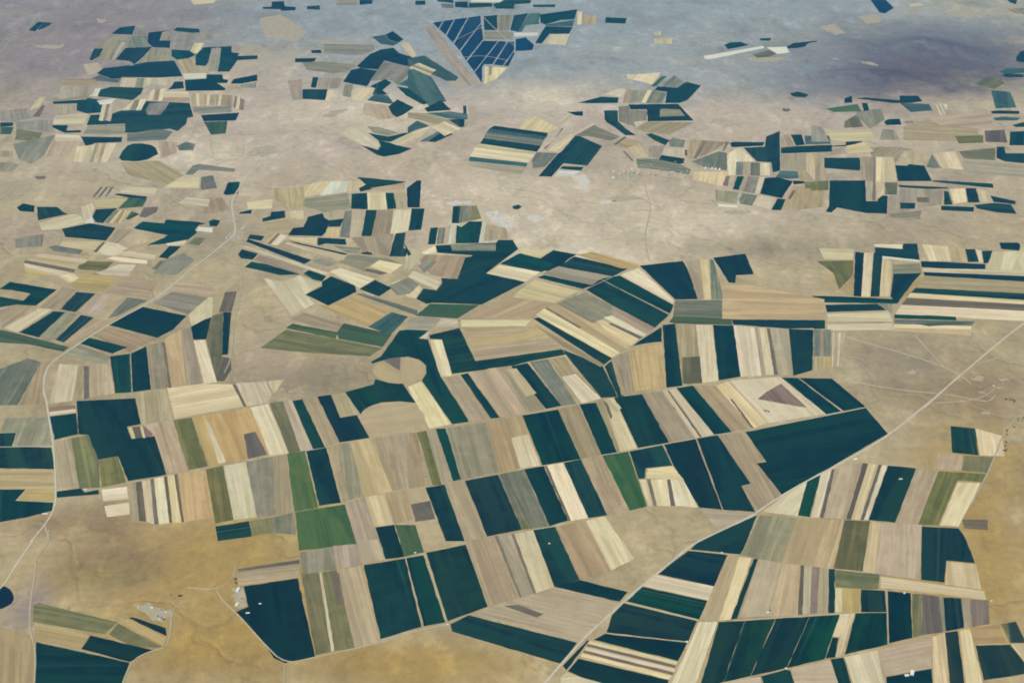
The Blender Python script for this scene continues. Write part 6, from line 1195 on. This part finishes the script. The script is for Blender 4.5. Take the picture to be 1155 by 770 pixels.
ROOF = {'white': soil_mat('white_sheet_roof', (.62, .61, .57), (.72, .71, .67), .15), 'pale': soil_mat('pale_sheet_roof', (.55, .52, .45), (.64, .61, .54), .15),
        'red': soil_mat('clay_tile_roof', (.26, .11, .07), (.34, .16, .10), .2), 'grey': soil_mat('grey_sheet_roof', (.16, .16, .16), (.22, .22, .21), .2)}

# ------------------------------------------------------------------ helpers
def link(name, bm, mats, parent=None):
    me = bpy.data.meshes.new(name); bm.to_mesh(me); bm.free()
    for m in mats: me.materials.append(m)
    o = bpy.data.objects.new(name, me); COLL.objects.link(o)
    if parent: o.parent = parent
    return o
def tag(o, label=None, cat=None, group=None, kind=None):
    if label: o['label'] = label
    if cat: o['category'] = cat
    if group: o['group'] = group
    if kind: o['kind'] = kind
    return o
def slab(pts, z1, z0=-.5):
    """Flat-topped solid with the outline pts."""
    bm = bmesh.new()
    top = [bm.verts.new((x, y, z1)) for x, y in pts]; bot = [bm.verts.new((x, y, z0)) for x, y in pts]
    n = len(pts)
    for tri in tessellate_polygon([[Vector((x, y, 0)) for x, y in pts]]):
        bm.faces.new([top[j] for j in tri])
    for i in range(n):
        bm.faces.new((top[i], bot[i], bot[(i + 1) % n], top[(i + 1) % n]))
    bmesh.ops.recalc_face_normals(bm, faces=bm.faces)
    return bm
def pairs(flat): return [(flat[i], flat[i + 1]) for i in range(0, len(flat), 2)]
def rough_outline(pts, step, jit, rnd):
    """Hand-ploughed edges: subdivide every side and let it wander a little."""
    out = []
    n = len(pts)
    for i in range(n):
        a, b = pts[i], pts[(i + 1) % n]
        L = math.dist(a, b); k = max(1, min(14, int(L / step)))
        ex, ey = (b[0] - a[0]) / (L or 1), (b[1] - a[1]) / (L or 1)
        for j in range(k):
            t = j / k; d = 0 if j == 0 else rnd.gauss(0, jit)
            out.append((a[0] + (b[0] - a[0]) * t - ey * d, a[1] + (b[1] - a[1]) * t + ex * d))
    return out

# ------------------------------------------------------------------ the fields
for i, (code, lv, ang, ox, oy, label, flat) in enumerate(FIELDS):
    rnd = random.Random(i)
    pts = rough_outline(pairs(flat), 90, 2.4, rnd)
    ca, sa = math.cos(-ang), math.sin(-ang)
    loc = [(x * ca - y * sa, x * sa + y * ca) for x, y in pts]
    name, cat, group = NAME[code]
    o = link(name, slab(loc, .8 + .5 * lv), [FM[code]])
    o.location = (ox, oy, 0); o.rotation_euler = (0, 0, ang)
    tag(o, label, cat, group, 'thing')

# ------------------------------------------------------------------ open ground, hills, dark patch, bare soil
bm = bmesh.new()
S = 95000
N = 60
vs = [[bm.verts.new((-S + 2 * S * i / N, -S + 30000 + 2 * S * j / N, 0)) for j in range(N + 1)] for i in range(N + 1)]
for i in range(N):
    for j in range(N): bm.faces.new((vs[i][j], vs[i + 1][j], vs[i + 1][j + 1], vs[i][j + 1]))
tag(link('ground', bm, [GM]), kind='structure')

for cx, cy, rx, ry, h in HILLS:
    bm = bmesh.new(); n, m = 40, 72
    rings = []
    for i in range(1, n + 1):
        r = i / n; ring = []
        for k in range(m):
            a = 2 * math.pi * k / m
            rr = r * (1 + .18 * noise.noise(Vector((math.cos(a) * 1.5 + cx * .001, math.sin(a) * 1.5, cy * .001))))
            x, y = rx * rr * math.cos(a), ry * rr * math.sin(a)
            z = h * (math.cos(math.pi * r) + 1) / 2
            z *= 1 + .5 * noise.fractal(Vector(((x + cx) / 900, (y + cy) / 900, 0)), .9, 2.1, 4) * (1 - r) ** .3
            ring.append(bm.verts.new((x, y, z if i < n else -3)))
        rings.append(ring)
    c = bm.verts.new((0, 0, rings[0][0].co.z))
    for k in range(m): bm.faces.new((c, rings[0][k], rings[0][(k + 1) % m]))
    for i in range(n - 1):
        for k in range(m): bm.faces.new((rings[i][k], rings[i + 1][k], rings[i + 1][(k + 1) % m], rings[i][(k + 1) % m]))
    for f in bm.faces: f.smooth = True
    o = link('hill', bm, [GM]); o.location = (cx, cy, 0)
    tag(o, kind='structure')

tag(link('dark_patch', slab(pairs(DARK_PATCH), .6), [DARKM]), kind='structure')  # flat blue-black patch with a smoother surface than the soil
for i, flat in enumerate(PATCHES):
    rnd = random.Random(900 + i)
    tag(link('bare_ground', slab(rough_outline(pairs(flat), 45, 26, rnd), .3 + .004 * i), [CHALKM if i < 6 else PATCHM]), kind='structure')

# ------------------------------------------------------------------ roads and dirt tracks on low embankments
def smooth(pts, it=2):
    for _ in range(it):
        q = [pts[0]]
        for a, b in zip(pts, pts[1:]):
            q += [(a[0] * .75 + b[0] * .25, a[1] * .75 + b[1] * .25), (a[0] * .25 + b[0] * .75, a[1] * .25 + b[1] * .75)]
        pts = q + [pts[-1]]
    return pts
for i, (w, name, flat) in enumerate(ROADS):
    pts = smooth(pairs(flat)); bm = bmesh.new(); prev = None
    zt = 3.6 + .03 * i
    rnd = random.Random(70 + i)
    for k, p in enumerate(pts):
        a = pts[max(0, k - 1)]; b = pts[min(len(pts) - 1, k + 1)]
        L = math.dist(a, b) or 1; nx, ny = -(b[1] - a[1]) / L, (b[0] - a[0]) / L
        hw = w / 2 * (1.05 if name == 'road' else .9) * rnd.uniform(.7, 1.2)
        cur = [bm.verts.new((p[0] + nx * s, p[1] + ny * s, z)) for s, z in ((hw + 4, -.3), (hw, zt), (-hw, zt), (-hw - 4, -.3))]
        if prev:
            for j in range(3): bm.faces.new((prev[j], prev[j + 1], cur[j + 1], cur[j]))
        prev = cur
    bmesh.ops.recalc_face_normals(bm, faces=bm.faces)
    tag(link(name, bm, [ROADM if name == 'road' else TRACKM]), kind='structure')

# ------------------------------------------------------------------ farm buildings and village houses
def box_bm(l, w, h):
    bm = bmesh.new(); bmesh.ops.create_cube(bm, size=1)
    for v in bm.verts: v.co = (v.co.x * l, v.co.y * w, (v.co.z + .5) * h)
    return bm
def gable(bm, l, w, z, rise, over=.8, mi=0):
    l2, w2 = l / 2 + over, w / 2 + over
    A = [bm.verts.new(c) for c in ((-l2, -w2, z), (l2, -w2, z), (l2, w2, z), (-l2, w2, z), (-l2, 0, z + rise), (l2, 0, z + rise))]
    fs = [bm.faces.new([A[j] for j in q]) for q in ((0, 1, 5, 4), (2, 3, 4, 5), (0, 4, 3), (1, 2, 5), (3, 2, 1, 0))]
    for f in fs: f.material_index = mi
    return bm
for x, y, l, w, h, rot, wc, rc, label in BARNS:
    e = bpy.data.objects.new('farm_building', None); COLL.objects.link(e)
    e.location = (x, y, 2.4); e.rotation_euler = (0, 0, rot)
    tag(e, label, 'farm building')
    wb = box_bm(l, w, h + 2.4)
    for v in wb.verts: v.co.z -= 2.4
    link('wall', wb, [WALL[wc]], e)
    link('roof', gable(bmesh.new(), l, w, h + .01, w * .16), [ROOF[rc]], e)
protos = {}
rnd = random.Random(11)
for wc, rc in (('white', 'pale'), ('cream', 'red'), ('white', 'white'), ('cream', 'grey')):
    bm = box_bm(20, 13, 7); gable(bm, 20, 13, 7.01, 3.4, .8, 1)
    me = bpy.data.meshes.new('house'); bm.to_mesh(me); bm.free()
    me.materials.append(WALL[wc]); me.materials.append(ROOF[rc]); protos[wc, rc] = me
keys = list(protos)
for label, group, flat in VILLAGES:
    for x, y in pairs(flat):
        o = bpy.data.objects.new('house', protos[keys[rnd.choice((0, 0, 2, 1, 1, 3, 3))]]); COLL.objects.link(o)
        o.location = (x, y, 0.2); o.rotation_euler = (0, 0, rnd.uniform(0, 3.14)); s = rnd.uniform(.9, 1.5); o.scale = (s, s, s)
        tag(o, label, 'house', group)

# ------------------------------------------------------------------ scattered trees: trunk and a ragged crown of leaf clumps
BARK = soil_mat('bark', (.07, .05, .035), (.11, .08, .055), 2.0)
LEAF = soil_mat('leaves', (.020, .034, .012), (.050, .065, .024), .3)
def crown_mesh(seed):
    rnd = random.Random(seed); bm = bmesh.new()
    for k in range(420):
        u = Vector((rnd.gauss(0, 1), rnd.gauss(0, 1), rnd.gauss(0, 1))).normalized()
        r = 5.6 * (1 + .35 * noise.noise(u * 1.7 + Vector((seed, 0, 0)))) * rnd.uniform(.55, 1) ** .5
        c = Vector((u.x * r, u.y * r, u.z * r * .72 + 7.4)); s = rnd.uniform(.5, 1.1)
        a = Vector((rnd.gauss(0, 1), rnd.gauss(0, 1), rnd.gauss(0, 1))).normalized(); b2 = a.orthogonal().normalized(); c2 = a.cross(b2)
        bm.faces.new([bm.verts.new(c + (b2 * i + c2 * j) * s) for i, j in ((-1, -.6), (1, -.7), (.8, .8), (-.7, .9))])
    me = bpy.data.meshes.new('crown'); bm.to_mesh(me); bm.free(); me.materials.append(LEAF); return me
def trunk_mesh():
    bm = bmesh.new()
    bmesh.ops.create_cone(bm, segments=8, radius1=.55, radius2=.25, depth=6, cap_ends=True)
    for v in bm.verts: v.co.z += 2.9
    for q in range(4):
        d = Vector((math.cos(q * 1.6), math.sin(q * 1.6), 1.1)).normalized()
        m2 = d.to_track_quat('Z', 'Y').to_matrix().to_4x4(); m2.translation = Vector((0, 0, 5)) + d * 1.8
        bmesh.ops.create_cone(bm, segments=6, radius1=.22, radius2=.07, depth=3.6, cap_ends=True, matrix=m2)
    me = bpy.data.meshes.new('trunk'); bm.to_mesh(me); bm.free(); me.materials.append(BARK); return me
CROWNS = [crown_mesh(s) for s in (1, 2, 3)]; TRUNK = trunk_mesh()
rnd = random.Random(4)
for label, group, flat in TREES:
    for x, y in pairs(flat):
        e = bpy.data.objects.new('tree', None); COLL.objects.link(e); e.location = (x, y, 0)
        e.rotation_euler = (0, 0, rnd.uniform(0, 6.28)); s = rnd.uniform(.8, 1.6); e.scale = (s, s, s * rnd.uniform(.85, 1.1))
        tag(e, label, 'tree', group)
        for nm, me in (('trunk', TRUNK), ('crown', rnd.choice(CROWNS))):
            o = bpy.data.objects.new(nm, me); COLL.objects.link(o); o.parent = e

# ------------------------------------------------------------------ the air
bm = bmesh.new()
bmesh.ops.create_cube(bm, size=1)
for v in bm.verts:
    v.co = (v.co.x * 2 * (S + 2000), 30000 + v.co.y * 2 * (S + 2000), -4 + (v.co.z + .5) * 10204)
mh = bpy.data.materials.new('haze'); mh.use_nodes = True; nt = mh.node_tree
nt.nodes.remove(nt.nodes['Principled BSDF'])
pv = nd(nt, 'ShaderNodeVolumePrincipled')
pv.inputs['Color'].default_value = (.10, .52, 1.0, 1); pv.inputs['Density'].default_value = 6.6e-6
pv.inputs['Anisotropy'].default_value = 0.0
lk(nt, pv.outputs[0], nt.nodes['Material Output'].inputs['Volume'])
tag(link('haze', bm, [mh]), kind='stuff')

# ------------------------------------------------------------------ light, sky, camera
ELEV, AZ = R(52), R(215)       # compass-like azimuth of the sun, clockwise from +Y
w = bpy.data.worlds.new('World'); SC.world = w; w.use_nodes = True; nt = w.node_tree
sky = nd(nt, 'ShaderNodeTexSky', sky_type='NISHITA'); sky.sun_disc = False; sky.sun_elevation = ELEV; sky.sun_rotation = AZ
lk(nt, sky.outputs[0], nt.nodes['Background'].inputs[0]); nt.nodes['Background'].inputs[1].default_value = .08
sl = bpy.data.lights.new('sun', 'SUN'); sl.energy = 4.2; sl.angle = R(.5); sl.color = (1, .95, .87)
so = bpy.data.objects.new('sun', sl); COLL.objects.link(so)
d = Vector((math.sin(AZ) * math.cos(ELEV), math.cos(AZ) * math.cos(ELEV), math.sin(ELEV)))
so.rotation_euler = d.to_track_quat('Z', 'Y').to_euler()
cd = bpy.data.cameras.new('camera'); co = bpy.data.objects.new('camera', cd); COLL.objects.link(co)
co.location = (0, 0, 10000); co.rotation_euler = (R(90 - 28.6), 0, 0)
cd.sensor_width = 36; cd.lens = 51.96; cd.clip_start = 10; cd.clip_end = 600000
SC.camera = co
SC.render.engine = 'CYCLES'
SC.cycles.use_denoising = True
SC.cycles.filter_width = 1.8
SC.cycles.volume_bounces = 0
SC.cycles.max_bounces = 4
vs_ = SC.view_settings; vs_.view_transform = 'Standard'; vs_.look = 'None'; vs_.gamma = 1; vs_.use_curve_mapping = False; vs_.exposure = 0.22
